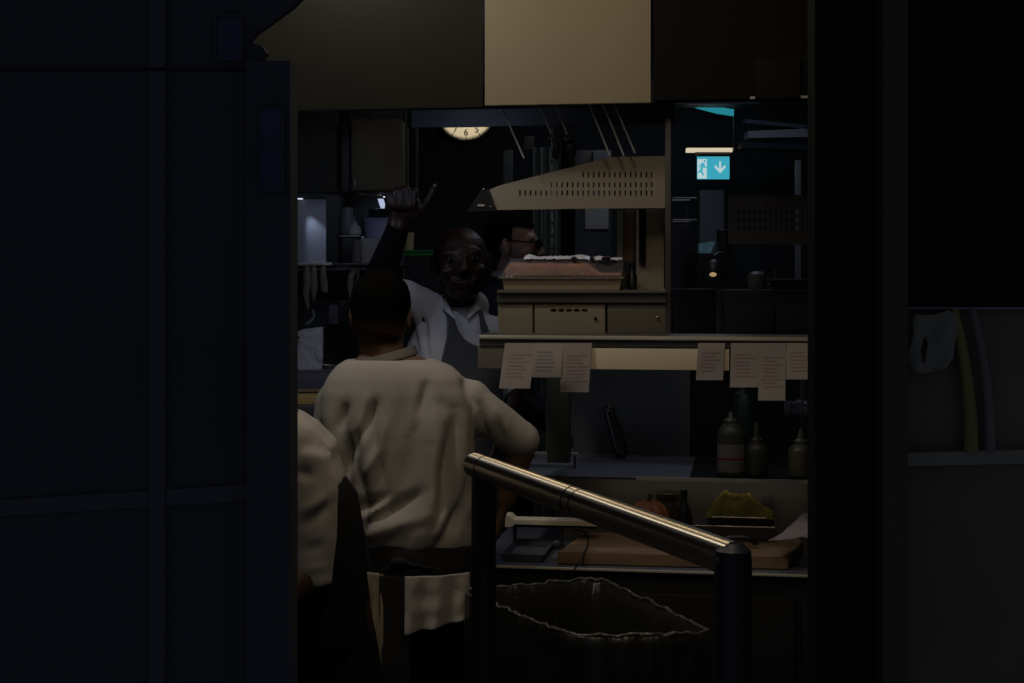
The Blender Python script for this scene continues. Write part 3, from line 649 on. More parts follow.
# squash, jar, bottle
b = wl(649, zc, 538); b.z = zc+.002
t = thing('squash', 'small round orange squash on the cutting board behind the handrail', 'vegetable', FPASS @ b, -PA)
L = []
for j in range(13):
    th = PI*(j+.5)/13; L.append([b+Vector(((.052+.004*math.cos(8*2*PI*k/48))*math.sin(th)*math.cos(2*PI*k/48), (.052+.004*math.cos(8*2*PI*k/48))*math.sin(th)*math.sin(2*PI*k/48), .056-.056*math.cos(th)*(.96-.15*math.exp(-(th-PI)**2*6)))) for k in range(48)])
out(MB().loft(L), 'fruit', M_squash, t, FPASS, angle=70)
out(MB().tube([b+Vector((0, 0, .10)), b+Vector((.002, 0, .112)), b+Vector((.006, 0, .122))], [.008, .006, .007], 10), 'stem', M_bottle, t, FPASS)
b = wl(669, zc, 535); b.z = zc+.001
t = thing('storage_jar', 'dim brown jar behind the orange squash', 'jar', FPASS @ b, -PA)
out(MB().lathe([(.036, 0), (.04, .004), (.04, .09), (.034, .10), (.034, .104)], b), 'jar_body', M_amber, t, FPASS)
out(MB().lathe([(.037, .104), (.037, .12), (.034, .122)], b), 'lid', M_amber, t, FPASS)
b = wl(684, zc, 541); b.z = zc+.001
t = thing('sauce_bottle', 'small black bottle with a thin neck between squash and yellow cloth', 'bottle', FPASS @ b, -PA)
out(MB().lathe([(.02, 0), (.023, .004), (.023, .06), (.018, .09), (.009, .105), (.008, .125)], b), 'bottle_body', M_blackp, t, FPASS)
out(MB().lathe([(.010, .122), (.010, .14), (.008, .142)], b), 'cap', M_blackp, t, FPASS)
# yellow cloth in steel pan, standing on stacked tray
c0, c1_ = pp(700, 530, .28), pp(773, 530, .28)
t = thing('steel_tray', 'wide low steel tray under the pan with the yellow cloth', 'tray', FPASS @ Vector(((c0.x+c1_.x)/2, .34, zc)), -PA)
def pan(x0, x1, y0, y1, z0, z1, fl=.006):
    return MB().loft([[(x0+fl, y0+fl, z0), (x1-fl, y0+fl, z0), (x1-fl, y1-fl, z0), (x0+fl, y1-fl, z0)], [(x0, y0, z1), (x1, y0, z1), (x1, y1, z1), (x0, y1, z1)],
        [(x0+.004, y0+.004, z1), (x1-.004, y0+.004, z1), (x1-.004, y1-.004, z1), (x0+.004, y1-.004, z1)],
        [(x0+fl+.004, y0+fl+.004, z0+.003), (x1-fl-.004, y0+fl+.004, z0+.003), (x1-fl-.004, y1-fl-.004, z0+.003), (x0+fl+.004, y1-fl-.004, z0+.003)]])
z1_ = pp(735, 526, .28).z
out(pan(c0.x-.03, c1_.x+.005, .27, .41, zc+.001, z1_, .01), 'tray_body', M_steeld, t, FPASS, smooth=False)
out(MB().tube([(c0.x-.03, .27, z1_), (c1_.x+.005, .27, z1_)], .002, 8), 'rim', M_steel, t, FPASS)
d0, d1 = pp(712, 520, .29), pp(766, 520, .29); z2 = pp(738, 517.5, .29).z
t = thing('steel_pan', 'small dark steel pan holding the yellow cloth', 'pan', FPASS @ Vector(((d0.x+d1.x)/2, .34, z1_)), -PA)
out(pan(d0.x, d1.x, .29, .39, zc+.006, z2, .004), 'pan_body', M_blackp, t, FPASS, smooth=False)
out(MB().tube([(d0.x, .29, z2), (d1.x, .29, z2)], .0022, 8), 'rim', M_steel, t, FPASS)
def yel(u, v):
    x = pp(707+66*u, 500, .34).x; zt_ = pp(740, 518, .29).z
    env = max(0, 1-abs(u-.40)/.62)**.8 if u > .40 else max(0, 1-(.40-u)/.42)**.7
    hh = .092*min(env, .72+.1*math.sin(9*u))*math.sin(PI*min(1, max(0, v)))**.6
    n_ = 1.5*noise.noise(Vector((u*6, v*4, 1.3)))
    return Vector((x+.006*n_, .295+.09*v+.01*noise.noise(Vector((u*7, v*3, 5))), zt_-.004+hh*(1+.25*n_)+.004*noise.noise(Vector((u*18, v*14, 2)))))
out(MB().sheet(yel, 36, 24), 'yellow_cloth', M_yel, fr=FPASS, solid=.003, angle=80, label='crumpled yellow cloth heaped in the small steel pan', cat='cloth')
out(pbox(764, 497, 774, 517, .392, .010, .001), 'steel_scoop', M_steeld, fr=FPASS, label='narrow dull steel tab upright at right of the yellow cloth', cat='tab')
# white cloth at right end of board
def wc(u, v):
    if v < .5:
        x = 772+40*u; y = 541-5*v*2-(0 if u < .5 else 6*(u-.5)); 
    x = 768+16*(1-u)*v+44*u; y = 541.5-24*v*(.35+.65*min(1, u*1.6))-5*u
    p = pp(x, y, .02+.16*v+.03*u); p.z = max(zc+.003, p.z)+.006*noise.noise(Vector((u*5, v*5, 3))); p.y += .01*noise.noise(Vector((u*6, v*4, 8))); return p
out(MB().sheet(wc, 22, 22), 'folded_cloth', M_rag, fr=FPASS, solid=.003, sub=1, angle=80, label='pale crumpled cloth at the right end of the cutting board', cat='cloth')
h0 = wl(742, zc, 548)
pts = [Vector((h0.x+q_[0], h0.y, zc+q_[1])) for q_ in ((-.06, .02), (-.03, .026), (.0, .028), (.02, .026), (.034, .018), (.038, .010))]
out(MB().tube(pts, [.008, .008, .009, .009, .009, .007], 14), 'curved_ladle', M_blackp, fr=FPASS, label='black curved ladle end resting on the board by the handrail end', cat='ladle')

# ------------------------------------------------------------------ behind the pass, seen above the shelf
def bx(x0, y0, x1, y1, d, th, name, m, label, cat, bev=.002, **k):
    return out(wbox(x0, y0, x1, y1, d, th, bev), name, m, label=label, cat=cat, **k)
bx(575, 150, 612, 638, 6.8, .5, 'fridge', mat('fridge_black', (.05, .05, .055), .3), 'tall black fridge behind the slotted plate', 'fridge', .01)
bx(585, 206, 608.5, 229, 6.789, .01, 'pale_notice', M_pale, 'pale rectangular board on the black fridge under the slotted plate', 'notice')
bx(593, 150, 611, 168, 6.7, .098, 'pale_box', mat('dull_box', (.14, .14, .13), .6), 'dull grey box above the slotted plate top', 'box')
bx(562, 140, 575, 600, 7.35, .3, 'dark_column', M_groove, 'black column left of the black fridge', 'column')
for i, (x0, x1) in enumerate(((533, 540), (540.5, 549), (549.5, 561))):
    a = MB(); p, q = W3(x0, 147, 6.2), W3(x1, 290, 6.2)
    a.loft([[Vector((p.x+(q.x-p.x)*k/8, 6.2+.012*math.sin(PI*k/8)+(.003 if side else 0), z)) for side in (0, 1) for k in (range(9) if not side else range(8, -1, -1))] for z in (0, p.z)])
    out(a, 'curtain_strip', M_strip, label=['narrow', 'middle', 'broad right hand'][i]+' clear plastic strip hanging behind the chef in glasses', cat='strip curtain', group='plastic curtain strips')
bx(503.5, 150, 513, 666, 6.3, .02, 'curtain_strip', M_strip, 'grey green plastic strip hanging alone left of the others', 'strip curtain', group='plastic curtain strips')
t = thing('riser_pipe', 'speckled bright vertical steel pipe behind the chef in glasses', 'pipe', W3(553, 290, 6.0))
p = W3(552.5, 200, 6.0)
out(MB().tube([(p.x, 6.0, 0), (p.x, 6.0, 2.25)], .006, 12), 'pipe', M_chrome, t)
for k in range(14): out(MB().tube([(p.x, 6.0, 1.5+k*.05), (p.x, 6.0, 1.512+k*.05)], .008, 12), 'collar', M_steeld, t)
bx(524, 136, 534, 150, 6.0, .05, 'wall_lamp_box', M_steeld, 'small dark box above the left plastic strips', 'box')

# ------------------------------------------------------------------ right of the upright: far kitchen behind the glass
sd = 7.6
t = thing('exit_sign', 'lit cyan emergency exit sign with white arrow, hanging from a lamp bar', 'exit sign', W3(714, 180, sd))
out(wbox(697.5, 156.5, 729.5, 179, sd, .02), 'sign_panel', M_cyanlit, t, smooth=False)
out(wbox(697.5, 159, 706.8, 178.5, sd-.002, .002), 'doorway', M_whitelit, t, smooth=False)
def sp(x, y): p = W3(x, y, sd); return (p.x, p.z)
man = MB(); y_ = sd-.003
man.prism([sp(704.5+1.1*math.cos(k*PI/5), 161.2-1.1*math.sin(k*PI/5)) for k in range(10)], y_-.002, y_)
for pl in ([(702.3, 162.6), (704.6, 163.4), (703.4, 168), (700.8, 167.6)], [(700.8, 167), (703.2, 167.6), (702.2, 170.6), (704, 175.5), (702.6, 176), (700.2, 171)], [(700.9, 167), (701.8, 170), (700, 172.6), (697.6, 173.4), (697.6, 172), (699.2, 171)],
           [(704, 163.4), (705.4, 166.8), (707, 166.6), (707, 167.8), (704.6, 168), (703, 164.8)], [(702.2, 163), (700, 164.4), (698.6, 167.2), (699.6, 167.6), (701, 165.4), (702.8, 164.6)]):
    man.prism([sp(*p) for p in pl], y_-.002, y_)
out(man, 'running_figure', M_cyanlit, t, smooth=False)
out(MB().prism([sp(*p) for p in ((719.2, 161.5), (721, 161.5), (721, 169), (725, 164.8), (725.4, 167.5), (720.1, 173.2), (714.8, 167.5), (715.2, 164.8), (719.2, 169))], sd-.003, sd), 'arrow', M_whitelit, t, smooth=False)
out(wbox(696.5, 153.5, 730, 156.5, sd, .03).prism([sp(695, 151.5), sp(731, 151.5), sp(729.5, 154), sp(697, 154)], sd-.01, sd+.04), 'bracket', M_housing, t, smooth=False)
out(wbox(687, 147.8, 732.5, 151.8, sd-.02, .06, .002), 'lamp_bar', M_striplit, t)
out(wbox(687, 146.6, 732.5, 147.8, sd-.02, .06), 'housing', M_teal, t)
p = W3(733.5, 105, sd); out(MB().tube([(p.x, sd, 2.92), (p.x, sd, W3(0, 150, sd).z)], .004, 8), 'hanger', M_steel, t)
a = MB(); a.prism([sp(690, 105.5), sp(698, 106), sp(731, 111.5), sp(731, 117.5), sp(715, 115), sp(696, 110), sp(690, 108)], sd-.1, sd-.06)  # glowing strip put in for the exit sign's reflection; no lamp here
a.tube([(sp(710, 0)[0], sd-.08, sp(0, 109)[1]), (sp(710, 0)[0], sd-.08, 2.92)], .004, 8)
out(a, 'sign_reflection', M_cyandim, label='slanting cyan reflection of the exit sign, built as a glowing strip', cat='reflection')
bx(650, 90, 760, 104, 7.0, .15, 'ceiling_duct', M_steeld, 'dark steel duct crossing above the exit sign', 'duct')
# ducts / beams at right
for i, (pts, m, lab) in enumerate([(((745, 119), (830, 127), (830, 131), (745, 123)), M_steelb, 'thin upper blue grey pipe tray under the ceiling at right'),
                              (((748, 131), (798, 129), (812, 126), (812, 137), (798, 137), (748, 138)), mat('pale_duct', (.22, .23, .26), .5), 'pale flat duct above the dark slotted plate'),
                              (((742, 142), (812, 144), (812, 150), (742, 148)), M_teal, 'dark teal beam under the pale flat duct')]):
    a = MB(); a.prism([(W3(x, y, 6.6).x, W3(x, y, 6.6).z) for x, y in pts], 6.6, 6.72); out(a, 'ceiling_beam', m, label=lab, cat='duct', smooth=False)
bx(796, 160, 801, 661, 6.4, .03, 'lamp_post', mat('pale_post', (.18, .18, .19), .5), 'short pale vertical pipe at the right edge of the glass', 'pipe')
out(MB().box(pp(750, 101, -.02).x, UR+.7, -.012, -.003, ZH+.004, ZH+.010), 'edge_rail', M_rod, fr=FPASS, label='thin bright rail along the canopy edge at far right', cat='rail')
# rack with thin edges
t = thing('wire_rack', 'small dark steel wire rack left of the exit sign', 'rack', W3(685, 222, 6.4))
r0, r1 = W3(673, 198, 6.4), W3(696, 220, 6.4)
for z_, n_ in ((r0.z, 'top_rail'), (r1.z, 'bottom_rail')): out(MB().tube([(r0.x, 6.4, z_), (r1.x, 6.4, z_), (r1.x, 6.6, z_), (r0.x, 6.6, z_)], .004, 8), n_, M_steel, t)
for x_ in (r0.x, r1.x): out(MB().tube([(x_, 6.72, W3(0, 225, 6.70).z), (x_, 6.72, r0.z), (x_, 6.4, r0.z)], .004, 8), 'post', M_steeld, t)
bx(671, 225, 692, 658, 6.70, .3, 'black_cabinet', M_blackp, 'tall black cabinet under the small wire rack', 'cabinet', .01)
bx(700, 190, 724, 609, 7.4, .2, 'pale_cupboard', mat('grey_cupboard', (.20, .21, .24), .5), 'grey cupboard directly below the exit sign', 'cupboard')
bx(697, 253, 729, 665, 6.2, .45, 'black_cabinet', M_blackp, 'black cabinet carrying the cyan packet and steel pot', 'cabinet', .01)
c = W3(724, 253, 6.3); c.z = W3(0, 253, 6.2).z+.001; t = thing('steel_pot', 'small dark pot with bright rim beside the cyan packet', 'pot', c)
out(MB().lathe([(.026, 0), (.030, .004), (.031, .096), (.027, .096), (.026, .006)], c), 'pot_body', M_blackp, t); out(MB().lathe([(.030, .096), (.033, .097), (.033, .100), (.027, .100)], c), 'rim', M_steel, t)
a = MB(); a.prism([(W3(x, y, 6.3).x, W3(x, y, 6.3).z) for x, y in ((699, 243.5), (714, 241), (715, 243), (712.5, 248), (711, 253), (699, 253))], 6.3, 6.36)
out(a, 'cyan_packet', mat('packet_cyan', (.40, .85, .95), .5, var=.3, vscale=30), label='pale cyan packet below the exit sign', cat='packet', smooth=False)
c = W3(714, 262, 5.5); zdu = W3(770, 290, 5.3).z
t = thing('heat_lamp', 'dark domed heat lamp with a small warm glowing bulb', 'lamp', (c.x, c.y, zdu))
out(MB().lathe([(.052, -.070), (.053, -.066), (.048, -.035), (.030, .0), (.012, .010), (.009, .022)], c), 'shade', M_blackp, t)
bb = W3(713, 274.5, 5.45); out(MB().ell(bb, (.013, .010, .008), seg=14), 'bulb', M_bulb, t)
xs_ = W3(735, 0, 5.5).x
out(MB().tube([c+Vector((0, 0, .02)), c+Vector((.02, .01, .035)), c+Vector((.05, .015, .03)), Vector((xs_, 5.5, c.z)), Vector((xs_, 5.5, zdu+.002))], .004, 8), 'arm', M_blackp, t)
bx(673, 289, 715, 740, 5.3, .2, 'dark_blue_unit', mat('bin_blue_black', (.012, .014, .022), .4), 'blue black tall unit low behind the glass, beside the upright', 'unit', .006)
bx(717, 289, 723, 750, 5.2, .03, 'upright_post', M_steeld, 'short steel upright right of the blue black box', 'post')
t = thing('drawer_unit', 'dim grey steel drawer unit behind the glass at right', 'drawer unit', W3(770, 335, 5.3))
out(wbox(724, 290, 826, 740, 5.3, .3, .003), 'body', M_steeld, t)
out(wbox(725, 304, 774, 333, 5.285, .02, .003), 'drawer', mat('dim_front', (.13, .125, .11), .5, .3), t); out(wbox(776, 304, 826, 333, 5.285, .02, .003), 'drawer', mat('dim_front', (.13, .125, .11), .5, .3), t)
zt_ = W3(770, 290, 5.3).z
c = Vector((W3(757, 290, 5.4).x, 5.4, zt_+.001))
t = thing('pale_pitcher', 'dim grey rounded cup on top of the drawer unit', 'cup', c)
out(MB().lathe([(.026, 0), (.030, .003), (.034, .035), (.030, .055), (.018, .064), (.008, .066)], c), 'cup_body', mat('dim_cup', (.14, .14, .12), .5), t)
out(MB().tube([c+Vector((.03, 0, .045)), c+Vector((.048, 0, .04)), c+Vector((.048, 0, .018)), c+Vector((.03, 0, .012))], .004, 8), 'handle', mat('dim_cup', (.14, .14, .12), .5), t)
a = MB(); p0, p1 = W3(774, 278, 5.4), W3(822, 290, 5.4)
a.box(p0.x, p1.x, 5.4, 5.55, zt_+.001, p0.z-.01, .006); t = thing('lidded_container', 'dark lidded container at right end of the drawer unit', 'container', Vector(((p0.x+p1.x)/2, 5.47, zt_)))
out(a, 'body', M_blackp, t); out(MB().box(p0.x-.004, p1.x+.004, 5.395, 5.555, p0.z-.01, p0.z-.003, .002), 'lid', mat('olive_lid', (.13, .12, .07), .5), t)
out(MB().box(p0.x+.008, p0.x+.014, 5.45, 5.46, p0.z-.003, p0.z+.035), 'lid_tab', mat('olive_lid', (.13, .12, .07), .5), t)

# ------------------------------------------------------------------ clock
cc = W3(466, 111, 8.14); R_ = .167
t = thing('wall_clock', 'round cream wall clock, lower edge showing under the canopy', 'clock', cc-Vector((0, 0, R_)))
RX = Matrix.Translation(cc) @ Matrix.Rotation(PI/2, 4, 'X')
out(MB().lathe([(R_-.006, -.01), (R_-.006, 0)], seg=48).xf(RX), 'face', M_clock, t)
out(MB().lathe([(R_-.006, -.02), (R_, -.02), (R_, .001), (R_-.006, .001), (R_-.006, -.02)], seg=48, cap=False).xf(RX), 'rim', mat('clock_rim', (.06, .055, .05), .5), t)
tk = MB()
for k in range(12):
    an = k*PI/6; tk2 = MB().box(-.002, .002, .0005, .0015, R_-.030, R_-.010); 
    mm = Matrix.Translation(cc+Vector((0, -.003, 0))) @ Matrix.Rotation(an, 4, 'Y'); tk2.xf(mm); me = bpy.data.meshes.new('t'); tk2.bm.to_mesh(me); tk.bm.from_mesh(me); bpy.data.meshes.remove(me)
out(tk, 'minute_marks', M_ink, t, smooth=False)
nb = MB()
for k in range(1, 13):
    cu = bpy.data.curves.new('n', 'FONT'); cu.body = str(k); cu.size = .050; cu.align_x = 'CENTER'; cu.align_y = 'CENTER'; cu.extrude = .0006; cu.offset = .0006
    o_ = bpy.data.objects.new('n', cu); C.objects.link(o_); me = evaluated(o_); bpy.data.objects.remove(o_)
    an = k*PI/6; rr_ = R_*.70
    me.transform(Matrix.Translation(cc+Vector((math.sin(an)*rr_, -.0025, math.cos(an)*rr_))) @ Matrix.Rotation(PI/2, 4, 'X')); nb.bm.from_mesh(me); bpy.data.meshes.remove(me)
out(nb, 'numerals', M_ink, t, smooth=False)
for an, ln, wd in ((-.9, .08, .005), (1.9-PI/2, .11, .004)):
    h = MB().box(-wd/2, wd/2, -.0005, .0005, -.015, ln).xf(Matrix.Translation(cc+Vector((0, -.006, 0))) @ Matrix.Rotation(an, 4, 'Y')); out(h, 'hand', M_ink, t, smooth=False)

# ------------------------------------------------------------------ left rear: cabinets, lit niche, bottles
def cab(x0, x1, y0, y1, d, th, label, m):
    p = W3((x0+x1)/2, y1, d+th/2); t = thing('wall_cabinet', label, 'cabinet', p, 0, 'wall cabinets')
    out(wbox(x0, y0, x1, y1, d, th, .003), 'carcass', m, t)
    dr = out(wbox(x0+1, y0+2, x1-1, y1-1.5, d-.018, .018, .003), 'door', m, t)
    subpart(wbox(x0+3, y1-14, x0+4.5, y1-6, d-.03, .012, .002), 'handle', M_steel, dr)
    return t
M_cabA = mat('cabinet_dark', (.040, .040, .032), .6, .1); M_cabB = mat('cabinet_brown', (.15, .125, .075), .6, .1)
cab(240, 337, 112, 193.5, 5.55, .36, 'dark steel wall cabinet above the lit niche', M_cabA)
cab(351, 402, 119, 191.5, 5.55, .36, 'brownish steel wall cabinet left of the pipes', M_cabB)
bx(338, 112, 350, 192, 5.62, .25, 'dark_filler', M_blackp, 'black filler strip between the two wall cabinets', 'panel')
for i, x in enumerate((405, 416)):
    p = W3(x, 190, 5.75); out(MB().tube([(p.x, 5.75, W3(x, 200, 5.75).z), (p.x, 5.75, 2.3)], .010, 12), 'riser_pipe', M_steeld, label=['left', 'right'][i]+' of two dark vertical pipes right of the wall cabinets', cat='pipe', group='pipes by the cabinets')
# wall-mounted shelf run
zsf = W3(300, 262.5, 5.55).z
t = thing('wall_shelf', 'steel wall shelf holding bottles and white tubs', 'shelf', Vector((-.7, 5.73, zsf)))
out(MB().box(-1.2, W3(332, 0, 5.5).x, 5.5, 5.915, zsf-.012, zsf, .002), 'board', M_steel, t)
out(MB().box(W3(332, 0, 5.5).x+.002, W3(402, 0, 5.5).x, 5.5, 5.915, zsf-.012, zsf-.002, .002), 'board', M_steeld, t)
out(MB().box(W3(326, 0, 5.56).x, W3(338, 0, 5.56).x, 5.56, 5.9, zsf, 1.948), 'divider', M_blackp, t)
out(MB().box(-1.2, W3(326, 0, 5.9).x, 5.905, 5.915, zsf, 1.948), 'back_sheet', mat('niche_sheet', (.50, .50, .56), .45, .3, var=.05), t)
# under cabinet lamps
def uclamp(x, y, d, label, tgt, watts):
    p = W3(x, y, d); t = thing('under_cabinet_lamp', label, 'lamp', p, 0, 'under cabinet lamps')
    out(MB().lathe([(.013, .002), (.015, .004), (.015, .015)], p), 'housing', M_steeld, t)
    out(MB().lathe([(.010, -.001), (.0125, .002)], p), 'lens', M_tubelit, t)
    l = lamp('SPOT', 'cabinet_spot', (p.x, p.y, p.z-.004), tgt, watts, COOL, .006, 44, .75); return l
q = W3(301, 200, 5.87)
uclamp(300, 199, 5.865, 'small white lamp under the dark steel cabinet in the niche', (q.x+.125, 5.91, 1.66), .8)
uclamp(386, 197, 5.78, 'small white lamp under the brownish cabinet by the raised hand', (W3(372, 0, 5.7).x, 5.72, 1.70), 1.1)
lamp('SPOT', 'niche_fill_spot', (W3(310, 0, 5.7).x, 5.62, 1.94), (W3(312, 0, 5.9).x, 5.9, 1.75), .10, COOL, .03, 120, .9)
a = W3(383.5, 197, 5.86)
st = MB(); st.prism([(W3(x, y, 5.86).x, W3(x, y, 5.86).z) for x, y in ((378, 199), (383.5, 199), (386.5, 209), (381.5, 209.5))], 5.84, 5.86)
out(st, 'wall_lamp', mat('lamp_face_lit', (.5, .5, .5), .5, emit=(.55, .62, .85), estr=.75), label='small bright tilted lamp face behind the raised fist', cat='lamp', smooth=False)
# tubs etc on a low crate
def lather(name, x, yb, d, prof, m, label, cat, zbase, extra=None, group=None):
    b_ = W3(x, yb, d); b_.z = zbase; t = thing(name, label, cat, b_, 0, group)
    out(MB().lathe(prof, b_), 'body', m, t)
    if extra: extra(t, b_)
    return t
z0 = zsf+.001
# riser block
zR = W3(350, 236, 5.6).z
bx(339, 237, 358, 262, 5.62, .2, 'stacked_cups', M_blackp, 'black crate on the wall shelf under the squeeze bottle', 'crate', .004)
b_ = W3(357, 262, 5.6); b_.z = z0
t = thing('cup_stack', 'stack of pale ribbed cups between crate and white box', 'cups', b_)
for k in range(9): out(MB().lathe([(.014, 0), (.017, .007), (.018, .008), (.018, .0095)], b_+Vector((0, -.02, .009*k))), 'cup', mat('cup_grey', (.30, .29, .27), .5), t)
bx(361, 238, 381, 263.5, 5.60, .18, 'white_box', mat('box_white', (.46, .46, .50), .6), 'white box under the lavender tub', 'box', .003)
bx(338.5, 207, 350.5, 234.5, 5.68, .10, 'white_canister', mat('canister_white', (.50, .52, .52), .45), 'white square canister left of the squeeze bottle', 'canister', .008)
bx(338, 235, 359, 237, 5.60, .2, 'crate_lid', mat('lid_pale', (.42, .44, .50), .5), 'pale flat lid on the black crate', 'lid', .002)
b_ = W3(354.5, 236.5, 5.63); b_.z = W3(0, 235, 5.6).z+.001
t = thing('squeeze_bottle', 'white squeeze bottle with a pointed nozzle on the rear wall shelf', 'bottle', b_)
out(MB().lathe([(.022, 0), (.025, .003), (.025, .022), (.018, .034), (.012, .038)], b_), 'bottle_body', M_white, t)
out(MB().lathe([(.013, .036), (.013, .048), (.006, .052), (.0035, .053), (.002, .072)], b_), 'nozzle', M_white, t)
b_ = W3(375.5, 238, 5.66); 
t = thing('plastic_tub', 'lavender tub under the small bright lamp by the raised hand', 'tub', b_)
out(MB().lathe([(.034, 0), (.036, .002), (.044, .070), (.047, .071), (.047, .075), (.043, .075), (.041, .07), (.034, .004)], b_), 'tub_body', M_lav, t)
b_ = b_+Vector((.012, .0, .076))
t = thing('glass_bowl', 'dark bowl with bright rim stacked on the lavender tub', 'bowl', b_)
out(MB().lathe([(.02, 0), (.036, .004), (.040, .030), (.0395, .030)], b_), 'bowl_body', M_teal, t); out(MB().lathe([(.040, .030), (.0415, .031), (.0415, .034), (.040, .034), (.040, .030)], b_, cap=False), 'rim', M_steel, t)
# green tray with brown cup further back
gz = W3(410, 250.5, 6.3).z
t = thing('green_tray', 'bright green tray edge behind the waving chef', 'tray', W3(412, 256, 6.3))
out(MB().box(W3(394, 0, 6.3).x, W3(434, 0, 6.3).x, 6.3, 6.55, gz-.022, gz, .004), 'tray_body', M_green, t)
out(MB().box(W3(392, 0, 6.3).x, W3(436, 0, 6.3).x, 6.29, 6.56, gz-.004, gz+.001, .002), 'rim', M_green, t)
b_ = W3(407, 250, 6.4); b_.z = gz+.002
out(MB().lathe([(.024, 0), (.027, .002), (.031, .076), (.029, .076), (.026, .006)], b_), 'brown_cup', M_brown, label='plain brown cup standing on the green tray', cat='cup')
bx(388, 257, 440, 669, 6.28, .3, 'low_cupboard', mat('cupboard_navy', (.02, .022, .03), .6), 'dark cupboard below the green tray', 'cupboard')
# hanging gloves
def drape(pts, name, label, cat, m=M_glove, rs=None, group=None):
    out(MB().tube(pts, rs, 12), name, m, label=label, cat=cat, group=group)
rl = zsf-.03
p = W3(298, 0, 5.48); out(MB().tube([(p.x-.2, 5.48, rl), (W3(372, 0, 5.48).x, 5.48, rl+.005)], .006, 10), 'hanging_rail', M_steeld, label='thin dark rail under the wall shelf', cat='rail')
for i, (x, y1, r) in enumerate([(309, 309, 4), (315.5, 300, 3.6), (325, 292, 3.6)]):
    L = [W3(x-2+dx, y, 5.475) for dx, y in ((0, 266), (0, 276), (1, 284), (.5+(i-1)*1.5, 292), (0 if i else 1, y1))]
    s_ = 5.48/FP
    drape(L, 'oven_cloth', ['longest', 'middle', 'right hand'][i]+' of three beige cloths hanging from the rear rail', 'cloth', rs=[r*.6*s_, r*s_, r*1.1*s_, r*.9*s_, 1.2*s_], group='cloths on the rear rail')
drape([W3(x, y, 5.475) for x, y in ((355, 270), (351, 276), (350, 286), (351, 296), (351, 304))], 'oven_cloth', 'single beige cloth hanging right of the other three', 'cloth', rs=[.010, .012, .012, .008, .004], group='cloths on the rear rail')
out(MB().tube([W3(359, 268, 5.47), W3(357, 280, 5.47), W3(353, 292, 5.47)], .005, 8), 'tongs', mat('tongs_brown', (.18, .14, .1), .5), label='thin brown tongs hanging beside the single beige cloth', cat='tongs')
# counter at rear left
zq = 1.235
t = thing('side_counter', 'steel side counter behind the back facing chef', 'counter', (-.95, 5.3, 0))
out(MB().box(-1.6, -.50, 4.75, 5.91, zq-.03, zq, .003), 'top', M_steelb, t)
out(MB().box(-1.58, -.52, 4.80, 5.90, 0, zq-.03, .003), 'base', M_canopyr, t)
zb_ = zq+.027
A_, B_ = W3(290, 389, 5.13), W3(340, 389, 5.13)
out(MB().box(A_.x-.15, B_.x, 4.80, 5.12, zq+.001, zb_, .003), 'small_cutting_board', M_wood2, label='yellowish wooden board at the left edge of the opening', cat='cutting board')
out(MB().box(-.70, -.60, 4.92, 4.94, zb_+.001, zb_+.004).box(-.60, -.57, 4.924, 4.936, zb_+.001, zb_+.014), 'kitchen_knife', M_blackp, label='dark knife lying on the yellowish wooden board', cat='knife')
zc_ = W3(330, 367, 5.5).z
A_, B_ = W3(240, 367, 5.45), W3(362, 367, 5.45)
t = thing('steel_food_well', 'blue grey steel counter block carrying pans behind the chef', 'counter block', Vector(((A_.x+B_.x)/2, 5.6, zq)))
out(MB().box(A_.x, B_.x, 5.30, 5.90, zq+.001, zc_-.004, .003), 'block', mat('block_blue', (.22, .23, .29), .5, .4), t)
out(MB().box(A_.x-.003, B_.x+.003, 5.297, 5.903, zc_-.004, zc_, .001), 'lid', mat('block_blue2', (.26, .27, .33), .4, .5), t)
for i, (x, w_) in enumerate(((330, 9), (347, 11))):
    b_ = W3(x, 366, 5.42); b_.z = zc_+.001
    t = thing('shallow_pan', ['left', 'right'][i]+' shallow steel pan on the blue grey counter block', 'pan', b_, 0, 'shallow pans')
    s_ = w_*5.42/FP
    out(MB().lathe([(s_*.8, 0), (s_, .010), (s_*1.06, .011), (s_*1.06, .013), (s_*.96, .012), (s_*.78, .003)], b_), 'pan_body', M_steel, t)
    out(MB().tube([b_+Vector((s_, 0, .010)), b_+Vector((s_*1.5, -.01, .016)), b_+Vector((s_*2.1, -.015, .018))], .003, 8), 'handle', M_steeld, t)
# white bag
b_ = W3(308, 364, 5.36)
def bagring(z, f):
    w_, d_ = .055*(1-.15*f), .035*(1-.5*f); n = 28
    return [Vector((b_.x-.006+w_*math.copysign(abs(math.cos(2*PI*k/n))**.6, math.cos(2*PI*k/n))+.004*noise.noise(Vector((k*.6, f*4, 1)))+.012*f, 5.38+d_*math.copysign(abs(math.sin(2*PI*k/n))**.6, math.sin(2*PI*k/n)), zc_+.001+z+(.01*math.sin(2*PI*k/n+1)*f+.004*noise.noise(Vector((k*.9, 3, 1)))*f))) for k in range(n)]
t = thing('food_bag', 'crumpled white plastic bag standing at left edge of the opening', 'bag', Vector((b_.x, 5.38, zc_)))
out(MB().loft([bagring(z, z/.14) for z in (0, .02, .045, .07, .095, .12, .14)]), 'bag_body', mat('bag_white', (.70, .70, .80), .5, bump=.7, bscale=40), t, angle=70, label='white plastic')
out(MB().ell((b_.x-.035, 5.335, zc_+.115), (.009, .004, .006), seg=10), 'dark_patch', M_blackp, t)
out(MB().ell((b_.x+.036, 5.36, zc_+.05), (.018, .012, .034), seg=14), 'bunched_side', mat('bag_white', (.70, .70, .80), .5), t)
bx(329, 305, 338, 324, 5.44, .02, 'notice_card', mat('card_print', (.11, .11, .16), .5, var=.6, vscale=60), 'small dim violet printed card on the dark wall', 'card')
